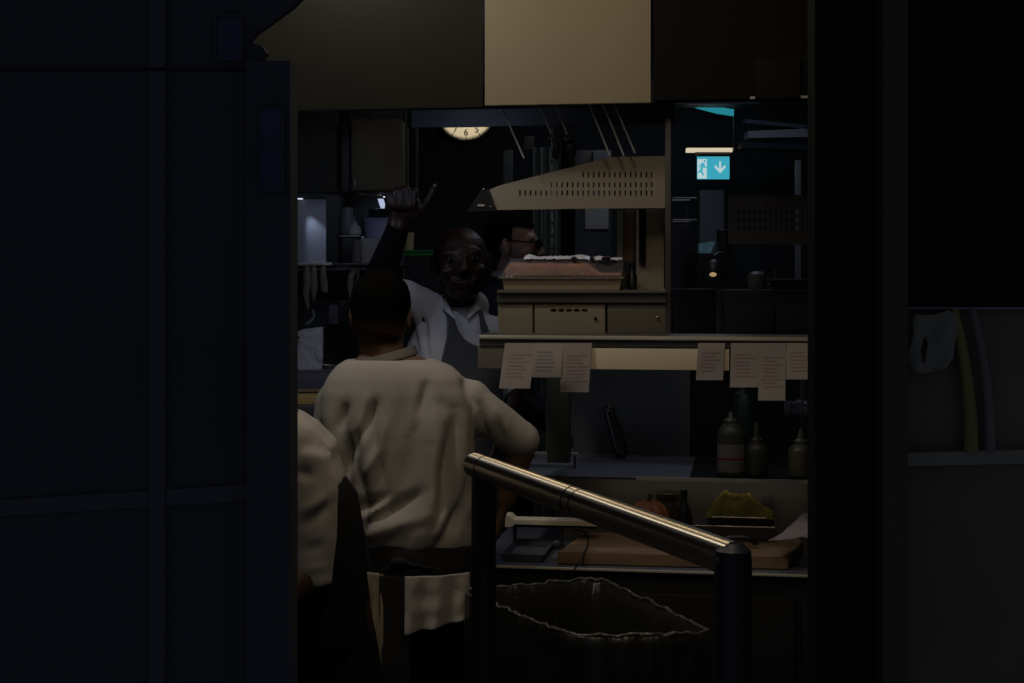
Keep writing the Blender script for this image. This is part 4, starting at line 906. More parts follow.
bx(337, 300, 352, 362, 5.6, .25, 'coffee_machine', M_blackp, 'black appliance behind the head of the back facing chef', 'appliance', .01)
t = thing('small_scraper', 'small pale curved scraper above the white bag', 'scraper', W3(310, 325, 5.4))
out(MB().tube([W3(306, 324, 5.42), W3(311, 321, 5.42), W3(314, 317, 5.42), W3(313, 309, 5.42)], [.004, .005, .004, .002], 8), 'blade', mat('scraper_pale', (.3, .38, .4), .4), t)

# ------------------------------------------------------------------ people
def Rz(a_): return Matrix.Rotation(a_, 4, 'Z')
def head_prims(mb, M, s=1.0, neck=None, smile=False):
    """skull, jaw, nose, brow, ears, lips in head space: x right, y to the face, z up, origin mid head"""
    h = MB()
    h.ell((0, -.012, .030), (.074, .093, .083)); h.ell((0, .020, .0), (.066, .074, .085))
    h.ell((0, .035, -.060), (.050, .050, .048)); h.ell((0, .070, -.088), (.024, .022, .020))
    h.ell((.035, .055, -.025), (.027, .027, .028)); h.ell((-.035, .055, -.025), (.027, .027, .028))
    h.cap((-.040, .074, .030), (.040, .074, .030), .012, .012)
    h.cap((0, .088, .020), (0, .112, -.022), .008, .012); h.ell((0, .103, -.028), (.017, .012, .009))
    if smile:
        for a_, b_ in (((-.031, .079, -.047), (-.017, .095, -.056)), ((-.017, .095, -.056), (0, .099, -.058)), ((0, .099, -.058), (.017, .095, -.056)), ((.017, .095, -.056), (.031, .079, -.047))): h.cap(a_, b_, .0045, .0045)
        for a_, b_ in (((-.031, .079, -.048), (-.016, .091, -.068)), ((-.016, .091, -.068), (0, .095, -.073)), ((0, .095, -.073), (.016, .091, -.068)), ((.016, .091, -.068), (.031, .079, -.048))): h.cap(a_, b_, .0050, .0055)
        for sx in (-1, 1): h.ell((sx*.040, .066, -.022), (.020, .018, .017))
    else:
        h.ell((0, .093, -.055), (.026, .011, .006)); h.ell((0, .091, -.066), (.022, .011, .007))
    for sx in (-1, 1):
        h.ell((sx*.075, -.008, -.002), (.009, .018, .031), Matrix.Rotation(sx*.3, 3, 'Z')); h.ell((sx*.076, -.002, -.026), (.007, .010, .012))
    h.xf(M @ Matrix.Diagonal((s, s, s, 1)))
    me = bpy.data.meshes.new('h'); h.bm.to_mesh(me); mb.bm.from_mesh(me); bpy.data.meshes.remove(me)
def frame_at(c, yaw, pitch=0, roll=0):     # yaw 0 looks along +y
    return Matrix.Translation(c) @ Matrix.Rotation(yaw, 4, 'Z') @ Matrix.Rotation(pitch, 4, 'X') @ Matrix.Rotation(roll, 4, 'Y')
def ring(cx, cy, z, a_, b_, n=36, e=2.4, tilt=0):
    return [Vector((cx+a_*math.copysign(abs(math.cos(2*PI*k/n))**(2/e), math.cos(2*PI*k/n)), cy+b_*math.copysign(abs(math.sin(2*PI*k/n))**(2/e), math.sin(2*PI*k/n)), z+tilt*math.cos(2*PI*k/n))) for k in range(n)]
def hand_prims(mb, wrist, d, palm_n, curl=.6, thumb_side=1, s=1.0, spread=.05):
    """relaxed hand: palm, four fingers, thumb leaving the side of the palm"""
    d = Vector(d).normalized(); nrm = Vector(palm_n); nrm = (nrm-d*nrm.dot(d)).normalized(); sd_ = d.cross(nrm)*thumb_side
    w_ = Vector(wrist)
    mb.cap(w_, w_+d*.085*s, .024*s, .036*s, .42, sd_)
    for k, (o_, ln) in enumerate(((.030, .072), (.010, .080), (-.010, .075), (-.029, .058))):
        p = w_+d*.092*s+sd_*o_*s; dd = (d+sd_*spread*(1.5-k)).normalized(); an = 0
        for j, fr_ in enumerate((.45, .32, .25)):
            an += curl*(1.0 if j else .6)
            v_ = (dd*math.cos(an)+nrm*math.sin(an)); q_ = p+v_*ln*fr_*s; mb.cap(p, q_, (.0092-.001*j)*s, (.0086-.001*j)*s); p = q_
    p = w_+d*.03*s+sd_*.026*s; q_ = p+(d*.6+sd_*.7+nrm*.35).normalized()*.042*s; mb.cap(p, q_, .014*s, .011*s)
    r_ = q_+(d*.85+sd_*.25+nrm*.45).normalized()*.036*s; mb.cap(q_, r_, .0105*s, .009*s)
def legs(mb, cx, cy, yaw, hipz, sep=.10, r=.082):
    c_, s_ = math.cos(yaw), math.sin(yaw)
    for k in (-1, 1):
        bx_, by_ = cx+k*sep*c_, cy+k*sep*s_
        mb.cap((bx_, by_, hipz), (bx_*1.0, by_, .50), r, .055); mb.cap((bx_, by_, .50), (bx_, by_, .10), .055, .038)
        fx, fy = -s_, c_
        mb.cap((bx_-fx*.03, by_-fy*.03, .045), (bx_+fx*.14, by_+fy*.14, .035), .040, .032, .8, (c_, s_, 0))
def shoes(root, cx, cy, yaw, sep=.10):
    c_, s_ = math.cos(yaw), math.sin(yaw); fx, fy = -s_, c_
    for k in (-1, 1):
        bx_, by_ = cx+k*sep*c_, cy+k*sep*s_
        m_ = MB().cap((bx_-fx*.04, by_-fy*.04, .048), (bx_+fx*.16, by_+fy*.16, .040), .050, .042, .85, (c_, s_, 0)).cap((bx_, by_, .06), (bx_, by_, .10), .047, .045)
        for v_ in m_.bm.verts: v_.co.z = max(.002, v_.co.z)
        out(m_, 'shoe', M_blackp, root, remesh=.008, sm=3)
def folds(lines, amp_n=.003, sc=9, seed=0, zonly=None):
    def f(co, nn):
        d_ = 0
        for (ax, az, bx_, bz, wd, am) in lines:
            vx, vz = bx_-ax, bz-az; L2 = vx*vx+vz*vz; tt = max(0, min(1, ((co.x-ax)*vx+(co.z-az)*vz)/L2))
            q2 = (co.x-ax-tt*vx)**2+(co.z-az-tt*vz)**2
            if q2 < 9*wd*wd: d_ += am*math.exp(-q2/(wd*wd))*math.sin(PI*(.06+.88*tt))*(1 if nn.y < .3 else 0)
        d_ += amp_n*noise.noise(Vector((co.x*sc*1.6+seed, co.y*sc, co.z*sc*.7)))+amp_n*.5*noise.noise(Vector((co.x*sc*4, co.y*sc*3+seed, co.z*sc*2)))
        return d_
    return f

def cutter(mb, test):
    vs = [v for v in mb.bm.verts if not test(v.co)]; bmesh.ops.delete(mb.bm, geom=vs, context='VERTS'); return mb
# --- chef 1: back to us, cream jacket
D = 3.9; s_ = D/FP
def c1(x, y, dy=0): return W3(x, y, D+dy)
hc = c1(381, 316, .02)
MH = frame_at(hc, math.radians(-4), math.radians(-12))
b = MB(); head_prims(b, MH, .98)
b.cap(c1(380, 335, .02), c1(384, 372, .0), .056, .062)
TZ = [(350, 372, 402, .055), (354, 358, 418, .075), (359, 346, 436, .092), (366, 336, 452, .108), (376, 328, 464, .120), (392, 321, 472, .130), (415, 318, 476, .136), (445, 322, 474, .140), (480, 334, 474, .138), (505, 346, 474, .142), (525, 350, 474, .146), (538, 355, 473, .138), (550, 360, 471, .122), (575, 360, 471, .120)]
b.loft([ring((W3((l+r)/2, 0, D)).x, D, W3(0, y, D).z, (r-l)/2*s_*.80, dd*.76) for y, l, r, dd in TZ if y < 560])
hipz = W3(0, 590, D).z
b.ell((W3(415, 0, D).x, D, hipz+.02), (.145, .11, .12))
legs(b, W3(415, 0, D).x, D, 0, hipz-.02)
SR, ER, WR = c1(456, 404), c1(524, 440, .04), c1(506, 500, .06)
b.cap(SR+Vector((.03, 0, -.01)), ER, .040, .036); b.cap(ER, WR, .040, .026)
hand_prims(b, WR, (WR-ER), (-1, .2, -.3), .5, 1)
SL, EL, WL_ = c1(335, 402), c1(322, 490, .03), c1(335, 545, .22)
b.cap(SL, EL, .050, .040); b.cap(EL, WL_, .040, .026); hand_prims(b, WL_, (WL_-EL), (1, .2, -.3), .5, -1)
P1 = out(b, 'person', M_skinA, remesh=.0065, sm=5, label='person with short dark hair seen from behind in cream short sleeved jacket', cat='person')
# hair
def hair_cap(M, sc, zcut, ycut=None, thick=1.0):
    h = MB(); h.ell((0, -.014, .033), (.0785*thick, .0985*thick, .089*thick), seg=40); h.ell((0, -.030, .0), (.070*thick, .080*thick, .075*thick), seg=32)
    return h
h = hair_cap(None, 1, 0)
def cutter(mb, test):
    vs = [v for v in mb.bm.verts if not test(v.co)]; bmesh.ops.delete(mb.bm, geom=vs, context='VERTS'); return mb
h = MB(); h.ell((0, -.014, .030), (.0785, .0990, .091), seg=72); h2 = MB().ell((0, -.028, -.018), (.0690, .0765, .075), seg=56)
me = bpy.data.meshes.new('h'); h2.bm.to_mesh(me); h.bm.from_mesh(me); bpy.data.meshes.remove(me)
h.xf(MH @ Matrix.Diagonal((.98, .98, .98, 1)))
me = bpy.data.meshes.new('h'); h.bm.to_mesh(me); t_ = bpy.data.objects.new('tmp', me); C.objects.link(t_)
q = t_.modifiers.new('r', 'REMESH'); q.mode = 'VOXEL'; q.voxel_size = .005
q = t_.modifiers.new('k', 'SMOOTH'); q.factor = .5; q.iterations = 6
me2 = evaluated(t_); bpy.data.objects.remove(t_); h = MB(); h.bm.from_mesh(me2); MHi = (MH @ Matrix.Diagonal((.98, .98, .98, 1))).inverted()
def keep(c):
    c = MHi @ c
    return c.z > .03+(c.y-.02)*.9 and c.z > -.02 or (c.z > .075 and c.y < .07) or (c.y < -.0 and c.z > -.022-.04*min(1, max(0, -c.y/.05)))
cutter(h, keep)
mh = mat('hair_fade', (.010, .009, .008), .9, spec=0.02); nt = mh.node_tree
tc = nt.nodes.new('ShaderNodeTexCoord'); sx_ = nt.nodes.new('ShaderNodeSeparateXYZ'); rp = nt.nodes.new('ShaderNodeMapRange')
cr = nt.nodes.new('ShaderNodeValToRGB'); cr.color_ramp.elements[0].color = (.10, .052, .035, 1); cr.color_ramp.elements[1].color = (.005, .0045, .004, 1); cr.color_ramp.elements[1].position = .8
nt.links.new(tc.outputs['Object'], sx_.inputs[0]); nt.links.new(sx_.outputs['Z'], rp.inputs['Value'])
rp.inputs['From Min'].default_value = hc.z-.062; rp.inputs['From Max'].default_value = hc.z-.005
nt.links.new(rp.outputs[0], cr.inputs[0]); nt.links.new(cr.outputs[0], nt.nodes['Principled BSDF'].inputs['Base Color'])
out(h, 'hair', mh, P1, disp=lambda co, nn: .0025, angle=80)
# jacket
j = MB(); TZJ = TZ[2:]
j.loft([ring((W3((l+r)/2, 0, D)).x, D, W3(0, y, D).z, (r-l)/2*s_, dd) for y, l, r, dd in TZJ])
j.cap(c1(440, 392), c1(470, 402, .01), .058, .060); j.cap(c1(466, 402), c1(521, 440, .04), .060, .050)
j.cap(c1(352, 394), c1(340, 404), .056, .060); j.cap(c1(340, 404), c1(326, 478, .02), .064, .058)
def wl1(px): return [(W3(a_, b_, D).x, W3(a_, b_, D).z, W3(c_, d_, D).x, W3(c_, d_, D).z, w_*s_, am) for a_, b_, c_, d_, w_, am in px]
FJ = wl1([(380, 396, 366, 436, 4.5, -.026), (364, 424, 361, 450, 4, -.016), (353, 434, 352, 474, 5, -.026), (352, 398, 342, 428, 5, -.014), (372, 410, 364, 446, 5, .010), (370, 470, 384, 442, 5, .012), (360, 446, 358, 478, 4, .009), (390, 412, 382, 452, 6, .008),
          (430, 376, 423, 412, 5, -.014), (437, 395, 430, 440, 7, .008), (456, 408, 442, 500, 6.5, -.028), (441, 410, 434, 505, 7, .012), (468, 415, 462, 500, 5, .012), (464, 376, 480, 410, 5, -.014), (408, 380, 402, 430, 8, -.006), (416, 430, 410, 485, 9, -.008),
          (350, 506, 392, 488, 5, -.020), (376, 511, 426, 485, 6, -.022), (358, 517, 402, 492, 5, .012), (362, 529, 432, 506, 7, .013), (450, 532, 463, 498, 5, -.022), (438, 532, 450, 498, 5, .013), (467, 515, 471, 490, 4, .008),
          (482, 396, 488, 450, 5, -.016), (494, 402, 508, 432, 6, .008), (500, 412, 503, 450, 5, -.009), (428, 520, 446, 465, 8, .008), (440, 395, 454, 412, 7, -.005)])
def jack1(co, nn, f=folds(FJ, .0018, 7, 2)):
    k_ = noise.noise(Vector((co.x*13+2*noise.noise(Vector((co.x*3, 0, co.z*3))), co.y*6, co.z*1.9)))
    w_ = min(1, max(0, (1.36-co.z)/.12))*min(1, max(.12, (-.06-co.x)/.04))
    return f(co, nn)+.013*w_*(abs(k_)**.8*2-.6)*(1 if nn.y < .4 else .3)
J1 = out(j, 'jacket', M_jacket, P1, remesh=.0065, sm=7, disp=jack1)
# collar band
cl = MB(); 
def colr(u, v):
    th = -PI*.08+PI*1.16*u; p = c1(385, 362-9*v, .0); k_ = math.cos(PI+th); p.x += .084*k_*(1-.12*v); p.y = D+.01-.094*math.sin(th)*(1-.14*v); p.z += .020*k_; return p
cl.sheet(colr, 36, 5); out(cl, 'collar', M_collar, P1, solid=.007, sub=1, angle=70)
# waist tie & apron
cx = W3(414, 0, D).x
w_ = MB(); R0 = []
for z_, k_ in ((W3(0, 576, D).z, 1.0), (W3(0, 572, D).z, 1.035), (W3(0, 558, D).z, 1.03), (W3(0, 542, D).z, 1.03), (W3(0, 538, D).z, 1.0)): R0.append(ring(cx, D, z_, .156*k_, .137*k_, tilt=-.006))
w_.loft(R0); out(w_, 'apron_waistband', M_aprond, P1, disp=folds([], .003, 14, 5), angle=60)
kn = MB(); kn.ell(c1(398, 562, -.145), (.022, .014, .014)); kn.cap(c1(398, 562, -.145), c1(380, 572, -.142), .006, .005); kn.cap(c1(398, 562, -.145), c1(440, 570, -.142), .007, .005); kn.cap(c1(396, 564, -.148), c1(390, 600, -.142), .006, .004)
out(kn, 'apron_knot', M_aprond, P1, remesh=.005)
# jacket hem below the band: right part, and beige side towel left
def hem(xa, xb, ya, yb, name, m, amp=.008, dep=.150, tl=0):
    def f(u, v):
        x = xa+(xb-xa)*u; y = ya+(yb-ya)*v+tl*(u-.5)*v; p = W3(x, y, D); k_ = min(.999, abs((p.x-cx)/.185)); p.y = D-dep*math.sqrt(1-k_**2.4)-.004*v-amp*math.sin(u*15+v)*(.2+.8*v)+.004*noise.noise(Vector((u*6, v*4, 1))); return p
    out(MB().sheet(f, 28, 20), name, m, P1, solid=.005, sub=1, angle=70)
hem(409, 471, 564, 614, 'jacket_hem', M_jacket, .014, .156, tl=-12)
hem(370, 388, 562, 648, 'side_towel', M_towel, .004, tl=20)
hem(384, 414, 564, 700, 'apron_tail', M_aprond, .004, .150)
# trousers
tr = MB(); tr.ell((cx, D, hipz+.01), (.158, .125, .14))
for k in (-1, 1): tr.cap((cx+k*.09, D, hipz-.02), (cx+k*.10, D, .5), .098, .075); tr.cap((cx+k*.10, D, .5), (cx+k*.10, D, .12), .075, .062)
out(tr, 'trousers', M_trs, P1, remesh=.012, sm=4, disp=folds([], .006, 7))
shoes(P1, cx, D, 0)

# --- chef 2: dark skin, bald, waving a fist with thumb out, slate apron, facing us
D = 4.75; s2 = D/FP
def c2(x, y, dy=0): p = W3(x, y, D+dy); return p
hc = c2(461, 265, -.03)
MH = frame_at(hc, PI+math.radians(6), math.radians(4), math.radians(4))
b = MB(); head_prims(b, MH @ Matrix.Diagonal((1.08, 1, 1, 1)), 1.08, smile=True)
b.cap(c2(461, 290, .01), c2(463, 325, .02), .055, .064)
T2 = [(306, 448, 478, .06), (316, 428, 488, .085), (328, 414, 500, .105), (345, 406, 508, .12), (375, 404, 510, .128), (420, 410, 506, .125), (470, 414, 502, .12), (520, 410, 506, .12)]
b.loft([ring(W3((l+r)/2, 0, D).x, D+.02, W3(0, y, D).z, (r-l)/2*s2*.9, dd*.88) for y, l, r, dd in T2])
hipz = W3(0, 540, D).z; cx2 = W3(458, 0, D).x
b.ell((cx2, D+.02, hipz+.04), (.15, .11, .13)); legs(b, cx2, D+.02, PI, hipz)
S_, E_, Wp = c2(424, 316, .02), c2(375, 291, -.10), c2(398, 228, -.13)
b.cap(S_, E_, .058, .052); b.cap(E_, Wp, .053, .033)
# fist with thumb out: palm to the camera
K = D/FP
def hp(x, y, dy): return W3(x, y, D-.13+dy)
b.cap(hp(398, 229, 0), hp(401, 212, .0), .031, .036, .8, (1, 0, 0))
b.cap(hp(394, 208, .01), hp(412, 206, .01), .030, .030)          # palm block
for (kx, ky), (mx, my), (tx, ty), r_ in (((390, 197), (388.5, 191), (390.5, 206), .0128), ((397.5, 194), (397, 187.5), (398, 207), .0135), ((405.5, 193), (405.5, 186), (406, 207), .0138), ((413.5, 194), (414, 188), (413.5, 206), .0130)):
    b.cap(hp(kx, ky+8, .020), hp(mx, my+3, .008), r_, r_)         # first phalanx at the back of the fist
    b.cap(hp(mx, my+3, .008), hp(mx+.4, my+4, -.030), r_, r_*.95) # knuckle turning forward
    b.cap(hp(mx+.4, my+4, -.030), hp(tx, ty, -.038), r_*.95, r_*.85)
b.cap(hp(409, 215, -.01), hp(421, 209, -.016), .022, .0180); b.cap(hp(421, 209, -.016), hp(429, 199, -.018), .0175, .0150)
b.cap(hp(429, 199, -.018), hp(434.2, 188, -.012), .0145, .0125)
# other arm down
S2_, E2_, W2_ = c2(497, 335, .02), c2(512, 395, .0), c2(497, 440, -.06)
b.cap(S2_, E2_, .048, .040); b.cap(E2_, W2_, .038, .026); hand_prims(b, W2_, (W2_-E2_), (-1, 0, 0), .5, 1)
P2 = out(b, 'person', M_skinB, remesh=.005, sm=6, label='smiling bald person raising a fist with thumb out, slate apron over white shirt', cat='person')
for nm, pts in (('thumbnail', (435, 185.5, -.024)),):
    out(MB().ell(hp(*pts), (.0055, .0025, .006), seg=10), nm, mat('nail', (.22, .13, .10), .35), P2)
ey = MB(); 
for sx in (-1, 1): ey.ell(MH @ Vector((sx*.037, .089, .010)), (.012, .009, .0075), seg=16)
out(ey, 'eyes', M_eye, P2)
pu = MB()
for sx in (-1, 1): pu.ell(MH @ Vector((sx*.037, .0985, .010)), (.0055, .003, .0058), seg=12)
out(pu, 'pupils', M_hair, P2)
th_ = MB(); th_.sheet(lambda u, v: MH @ Vector((-.026+.052*u, .1020-.010*(2*u-1)**2, -.075+.010*(2*u-1)**2+.010*v*(1-.6*(2*u-1)**2))), 12, 2); out(th_, 'teeth', M_teeth, P2, solid=.003)
# shirt
us = MB().cap(c2(398, 299, -.05), E_, .063, .058).cap(E_, Wp+(E_-Wp)*.06, .054, .037)
out(us, 'undersleeve', mat('undersleeve_black', (.008, .008, .009), .95, spec=.05), P2, remesh=.007, sm=4)
j = MB(); j.loft([ring(W3((l+r)/2, 0, D).x, D+.02, W3(0, y, D).z, (r-l)/2*s2, dd) for y, l, r, dd in T2])
j.cap(c2(440, 318, .02), c2(424, 312, .02), .058, .060); j.cap(c2(426, 311, .02), c2(404, 299, -.04), .068, .062)
j.cap(c2(490, 332, .02), S2_, .055, .058); j.cap(S2_, c2(507, 385, .01), .060, .054)
j.cap(c2(452, 306, .02), c2(474, 306, .02), .050, .050)
def wl2(px): return [(W3(a_, b_, D).x, W3(a_, b_, D).z, W3(c_, d_, D).x, W3(c_, d_, D).z, w_*s2, am) for a_, b_, c_, d_, w_, am in px]
out(j, 'shirt', M_shirt, P2, remesh=.0065, sm=6, disp=folds(wl2([(422, 300, 432, 360, 3, -.007), (414, 305, 424, 350, 3, .006), (430, 310, 436, 370, 3, .006), (460, 315, 458, 340, 4, -.004), (416, 330, 420, 370, 3, -.006)]), .003, 9, 11))
# apron bib following the shirt front
def torso_front(x, z, extra=.012):
    best = None
    Z = [(W3(0, y, D).z, W3((l+r)/2, 0, D).x, (r-l)/2*s2, dd) for y, l, r, dd in T2]
    if z >= Z[0][0]: q_ = Z[0][1:]
    elif z <= Z[-1][0]: q_ = Z[-1][1:]
    else:
        for (za, *qa), (zb2, *qb) in zip(Z, Z[1:]):
            if zb2 <= z <= za:
                f = (za-z)/(za-zb2); q_ = [m_+(n_-m_)*f for m_, n_ in zip(qa, qb)]; break
    k_ = min(.985, abs((x-q_[0])/q_[1])); return D+.02-q_[2]*(1-k_**2.4)**(1/2.4)-extra
def bib(u, v):
    x = 440+66*u; y = 296+290*v; p = W3(x, y, D); p.y = torso_front(p.x, p.z, .014+.02*v); p.z += 0; return p
def lerp(tb, y):
    if y <= tb[0][0]: return tb[0][1]
    for (a_, p), (b_, q_) in zip(tb, tb[1:]):
        if y <= b_: return p+(q_-p)*(y-a_)/(b_-a_)
    return tb[-1][1]
XL = [(296, 442), (308, 446), (320, 448.5), (335, 448), (350, 445), (365, 442), (385, 440)]
XI = [(296, 448), (308, 453), (320, 456), (330, 460), (338, 466), (343, 474), (345.5, 482)]
XR = [(305, 481), (320, 485), (335, 491), (350, 497), (380, 503)]
def bibmask(u, v):
    x = 440+66*u; y = 296+290*v
    if not lerp(XL, y) < x < lerp(XR, y): return False
    return y > 345.5 or x < lerp(XI, y) or (y > 310 and x > 479+(y-310)*.15)
out(MB().sheet(bib, 130, 300, bibmask), 'apron', M_apron, P2, solid=.004, disp=folds([], .002, 20, 3), angle=80)
stt = MB()
for k in range(17):
    y = 318+3.4*k; x = lerp(XL, y)+.8; p = W3(x, y, D); p.y = torso_front(p.x, p.z, .019); stt.ell(p, (.0022, .0012, .0042), seg=8)
out(stt, 'apron_stitching', M_apronst, P2)
cl = MB()
def colp(sx):
    def f(u, v):
        x0_ = 462+sx*(15-9*u); y0_ = 302+14*u+v*(6-3*u); p = W3(x0_+sx*v*4*(1-u), y0_, D); p.y = torso_front(p.x, p.z, .02)-.012*(1-u); return p
    return f
for sx in (-1, 1): cl.sheet(colp(sx), 12, 6)
out(cl, 'collar', M_shirt, P2, solid=.004, sub=1)
tr = MB(); tr.ell((cx2, D+.02, hipz+.03), (.165, .125, .14))
for k in (-1, 1): tr.cap((cx2+k*.1, D+.02, hipz), (cx2+k*.1, D+.02, .12), .096, .062)
out(tr, 'trousers', M_trs, P2, remesh=.012); shoes(P2, cx2, D+.02, PI)

# --- chef 3: profile to the right with dark glasses, behind the shelf
D = 5.4; s3 = D/FP
hc = W3(512, 245, D)
MH = frame_at(hc, -PI/2-math.radians(10), math.radians(-4))
b = MB(); head_prims(b, MH, 1.0)
cx3 = W3(500, 0, D).x
b.cap(W3(512, 260, D), W3(507, 290, D), .044, .056)
T3 = [(283, 488, 514, .06), (290, 478, 524, .09), (300, 470, 532, .12), (318, 466, 536, .17), (350, 464, 536, .19), (400, 466, 534, .18), (460, 468, 532, .17)]
b.loft([ring(W3((l+r)/2, 0, D).x, D, W3(0, y, D).z, (r-l)/2*s3*.9, dd*.9) for y, l, r, dd in T3])
hz3 = W3(0, 470, D).z; b.ell((cx3, D, hz3+.03), (.12, .15, .13)); legs(b, cx3, D, -PI/2, hz3)
for k in (-1, 1):
    q0, q1_, q2 = Vector((cx3, D+k*.17, 1.50)), Vector((cx3+.04, D+k*.22, 1.22)), Vector((cx3+.24, D+k*.16, 1.10))
    b.cap(q0, q1_, .05, .04); b.cap(q1_, q2, .039, .026); hand_prims(b, q2, q2-q1_, (0, -k, -.2), .5, k)
P3 = out(b, 'person', M_skinC, remesh=.006, sm=4, label='person in dark glasses shown in profile behind the wrapped tray', cat='person')
h = MB(); h.ell((0, -.010, .034), (.0775, .0930, .086), seg=56); cutter(h, lambda c: (c.z > .068 and c.y < .075) or (c.y < .012 and c.z > .0) or (c.y < -.028 and c.z > -.068))
h.xf(MH); out(h, 'hair', M_hair, P3, solid=.007, disp=folds([], .0015, 40), angle=80)
g = thing('tmp_glasses', None, None, (0, 0, 0)) if False else None
gl_ = MB()
for sx in (-1, 1): gl_.ell(MH @ Vector((sx*.034, .097, .012)), (.006, .026, .020), (MH.to_3x3() @ Matrix.Rotation(PI/2, 3, 'Z')) if False else None, seg=18)
gl_ = MB()
for sx in (-1, 1):
    m_ = MB().ell((0, 0, 0), (.029, .006, .020), seg=20).xf(MH @ Matrix.Translation((sx*.036, .101, .010)) @ Matrix.Rotation(-sx*.25, 4, 'Z'))
    me = bpy.data.meshes.new('g'); m_.bm.to_mesh(me); gl_.bm.from_mesh(me); bpy.data.meshes.remove(me)
gl_.tube([MH @ Vector(p) for p in ((-.012, .106, .014), (0, .108, .016), (.012, .106, .014))], .003, 8)
for sx in (-1, 1): gl_.tube([MH @ Vector(p) for p in ((sx*.062, .093, .016), (sx*.078, .06, .014), (sx*.081, -.005, .016), (sx*.08, -.02, .0))], .0028, 8)
out(gl_, 'glasses', M_lens, P3)
j = MB(); j.loft([ring(W3((l+r)/2, 0, D).x, D, W3(0, y, D).z, (r-l)/2*s3, dd) for y, l, r, dd in [(277, 484, 516, .075)]+T3])
for k in (-1, 1): j.cap((cx3, D+k*.12, 1.52), (cx3, D+k*.18, 1.48), .06, .066); j.cap((cx3, D+k*.18, 1.48), (cx3+.04, D+k*.22, 1.22), .066, .054); j.cap((cx3+.04, D+k*.22, 1.22), (cx3+.21, D+k*.17, 1.115), .052, .038)
out(j, 'jacket', mat('jacket_navy', (.022, .024, .032), .9, spec=.1), P3, remesh=.009, sm=5, disp=folds([], .005, 8, 4))
cl = MB(); cl.loft([[W3(506, 0, D)*0+Vector((W3(x_, y_, D).x+rr_*math.cos(2*PI*k/28), D+rr_*1.0*math.sin(2*PI*k/28), W3(0, y_, D).z+.010*math.cos(2*PI*k/28))) for k in range(28)] for x_, y_, rr_ in ((506, 281, .060), (507, 275, .056), (508, 269, .052))], cap=False)
out(cl, 'collar', mat('collar_cream', (.26, .25, .21), .9), P3, solid=.006)
tr = MB()
for k in (-1, 1): tr.cap((cx3, D+k*.09, hz3), (cx3, D+k*.1, .12), .10, .062)
out(tr, 'trousers', M_trs, P3, remesh=.012); shoes(P3, cx3, D, -PI/2)

# --- chef 4: at the left edge, leaning away to the left, mostly behind the dark pillar
D = 3.2; s4 = D/FP
def c4(x, y, dy=0): return W3(x, y, D+dy)
hc = c4(228, 372, .05)
MH = frame_at(hc, PI/2-math.radians(25), math.radians(-25))
b = MB(); head_prims(b, MH, 1.0)
b.cap(c4(240, 388, .04), c4(266, 418, .02), .056, .064)
T4 = [(412, 262, 300, .09), (424, 254, 318, .13), (444, 252, 334, .16), (475, 258, 343, .17), (520, 274, 350, .16), (570, 282, 356, .155), (620, 286, 362, .15)]
b.loft([ring(W3((l+r)/2, 0, D).x, D, W3(0, y, D).z, (r-l)/2*s4*.9, dd*.9) for y, l, r, dd in T4])
hz4 = W3(0, 640, D).z; cx4 = W3(322, 0, D).x; b.ell((cx4, D, hz4+.03), (.11, .14, .13)); legs(b, cx4, D, PI/2, hz4-.02)
An, En, Wn = c4(292, 446, -.17), c4(305, 578, -.19), c4(272, 602, -.30)
b.cap(An, En, .050, .042); b.cap(En, Wn, .042, .027); hand_prims(b, Wn, (Wn-En)+Vector((-.05, 0, 0)), (0, 1, 0), .5, 1)
Af, Ef, Wf = c4(285, 446, .17), c4(280, 560, .19), c4(250, 600, .16)
b.cap(Af, Ef, .052, .042); b.cap(Ef, Wf, .042, .027); hand_prims(b, Wf, Wf-Ef, (0, -1, 0), .5, -1)
P4 = out(b, 'person', M_skinD, remesh=.007, sm=4, label='person at the left edge in cream jacket and dark apron, half hidden', cat='person')
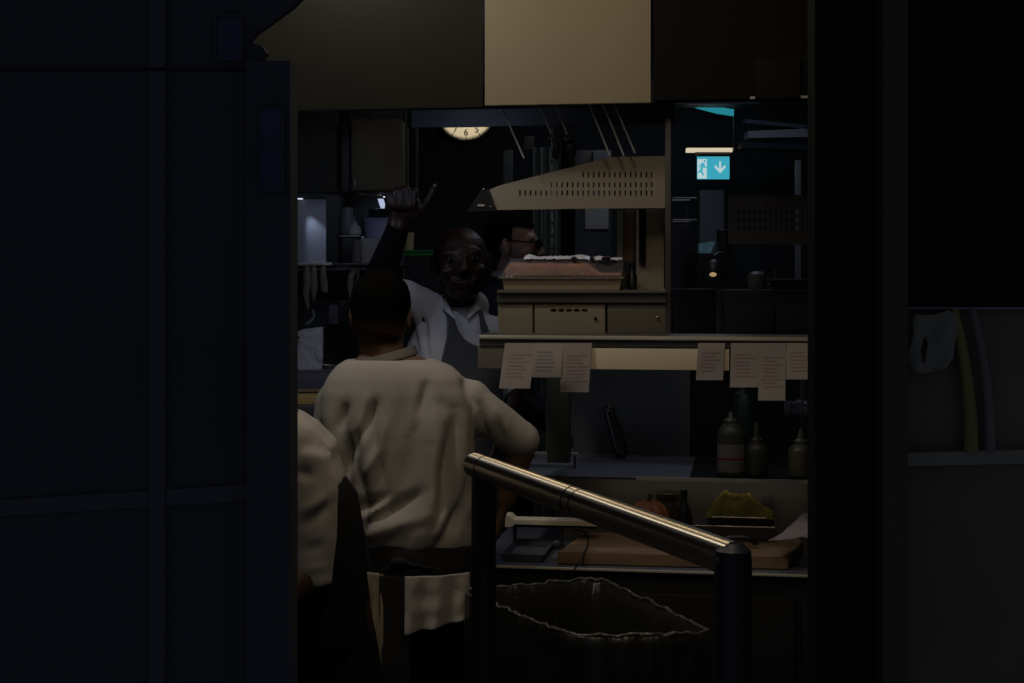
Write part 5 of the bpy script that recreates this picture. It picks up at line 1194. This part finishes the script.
h = MB(); h.ell((0, -.014, .033), (.0785, .0990, .090), seg=40); cutter(h, lambda c: (c.z > .07 and c.y < .07) or (c.y < .01 and c.z > .0) or (c.y < -.03 and c.z > -.04))
h.xf(MH); out(h, 'hair', M_hair, P4, solid=.008, angle=80)
j = MB(); j.loft([ring(W3((l+r)/2, 0, D).x, D, W3(0, y, D).z, (r-l)/2*s4, dd) for y, l, r, dd in T4[:6]])
j.cap(c4(284, 438, -.13), An, .060, .062); j.loft([[q_+Vector((math.cos(2*PI*k/24)*r_, math.sin(2*PI*k/24)*r_*.9, 0)) for k in range(24)] for q_, r_ in ((c4(293, 436, -.17), .058), (c4(300, 455, -.175), .066), (c4(306, 490, -.18), .064), (c4(307, 540, -.185), .058), (c4(305, 578, -.19), .053), (c4(305, 584, -.19), .054))])
j.cap(Af, c4(282, 530, .18), .068, .06)
def wl4(px): return [(W3(a_, b_, D-.2).x, W3(a_, b_, D-.2).z, W3(c_, d_, D-.2).x, W3(c_, d_, D-.2).z, w_*s4, am) for a_, b_, c_, d_, w_, am in px]
F4 = wl4([(298, 468, 316, 474, 5, -.010), (303, 512, 328, 492, 5, .008), (304, 524, 330, 504, 5, -.008), (300, 450, 330, 460, 6, .005), (306, 548, 326, 542, 5, -.005), (304, 566, 328, 564, 4, .003), (322, 440, 338, 475, 6, -.006)])
out(j, 'jacket', M_jacket, P4, remesh=.0065, sm=6, disp=folds(F4, .0035, 8, 21))
ap = MB(); ap.loft([ring(W3((l+r)/2, 0, D).x, D, W3(0, y, D).z, (r-l)/2*s4, dd) for y, l, r, dd in ((462, 262, 330, .13), (480, 262, 345, .160), (498, 266, 357, .172), (540, 274, 362, .174), (580, 280, 366, .174), (620, 284, 370, .174), (680, 284, 383, .18), (760, 284, 392, .185))])
# keep the wrap behind the near arm
out(ap, 'apron', mat('apron_near_black', (.014, .014, .015), .9, spec=.1), P4, disp=folds([], .005, 9, 31), angle=70)
tr = MB()
for k in (-1, 1): tr.cap((cx4, D+k*.09, hz4), (cx4, D+k*.1, .12), .10, .062)
out(tr, 'trousers', M_trs, P4, remesh=.012); shoes(P4, cx4, D, PI/2)
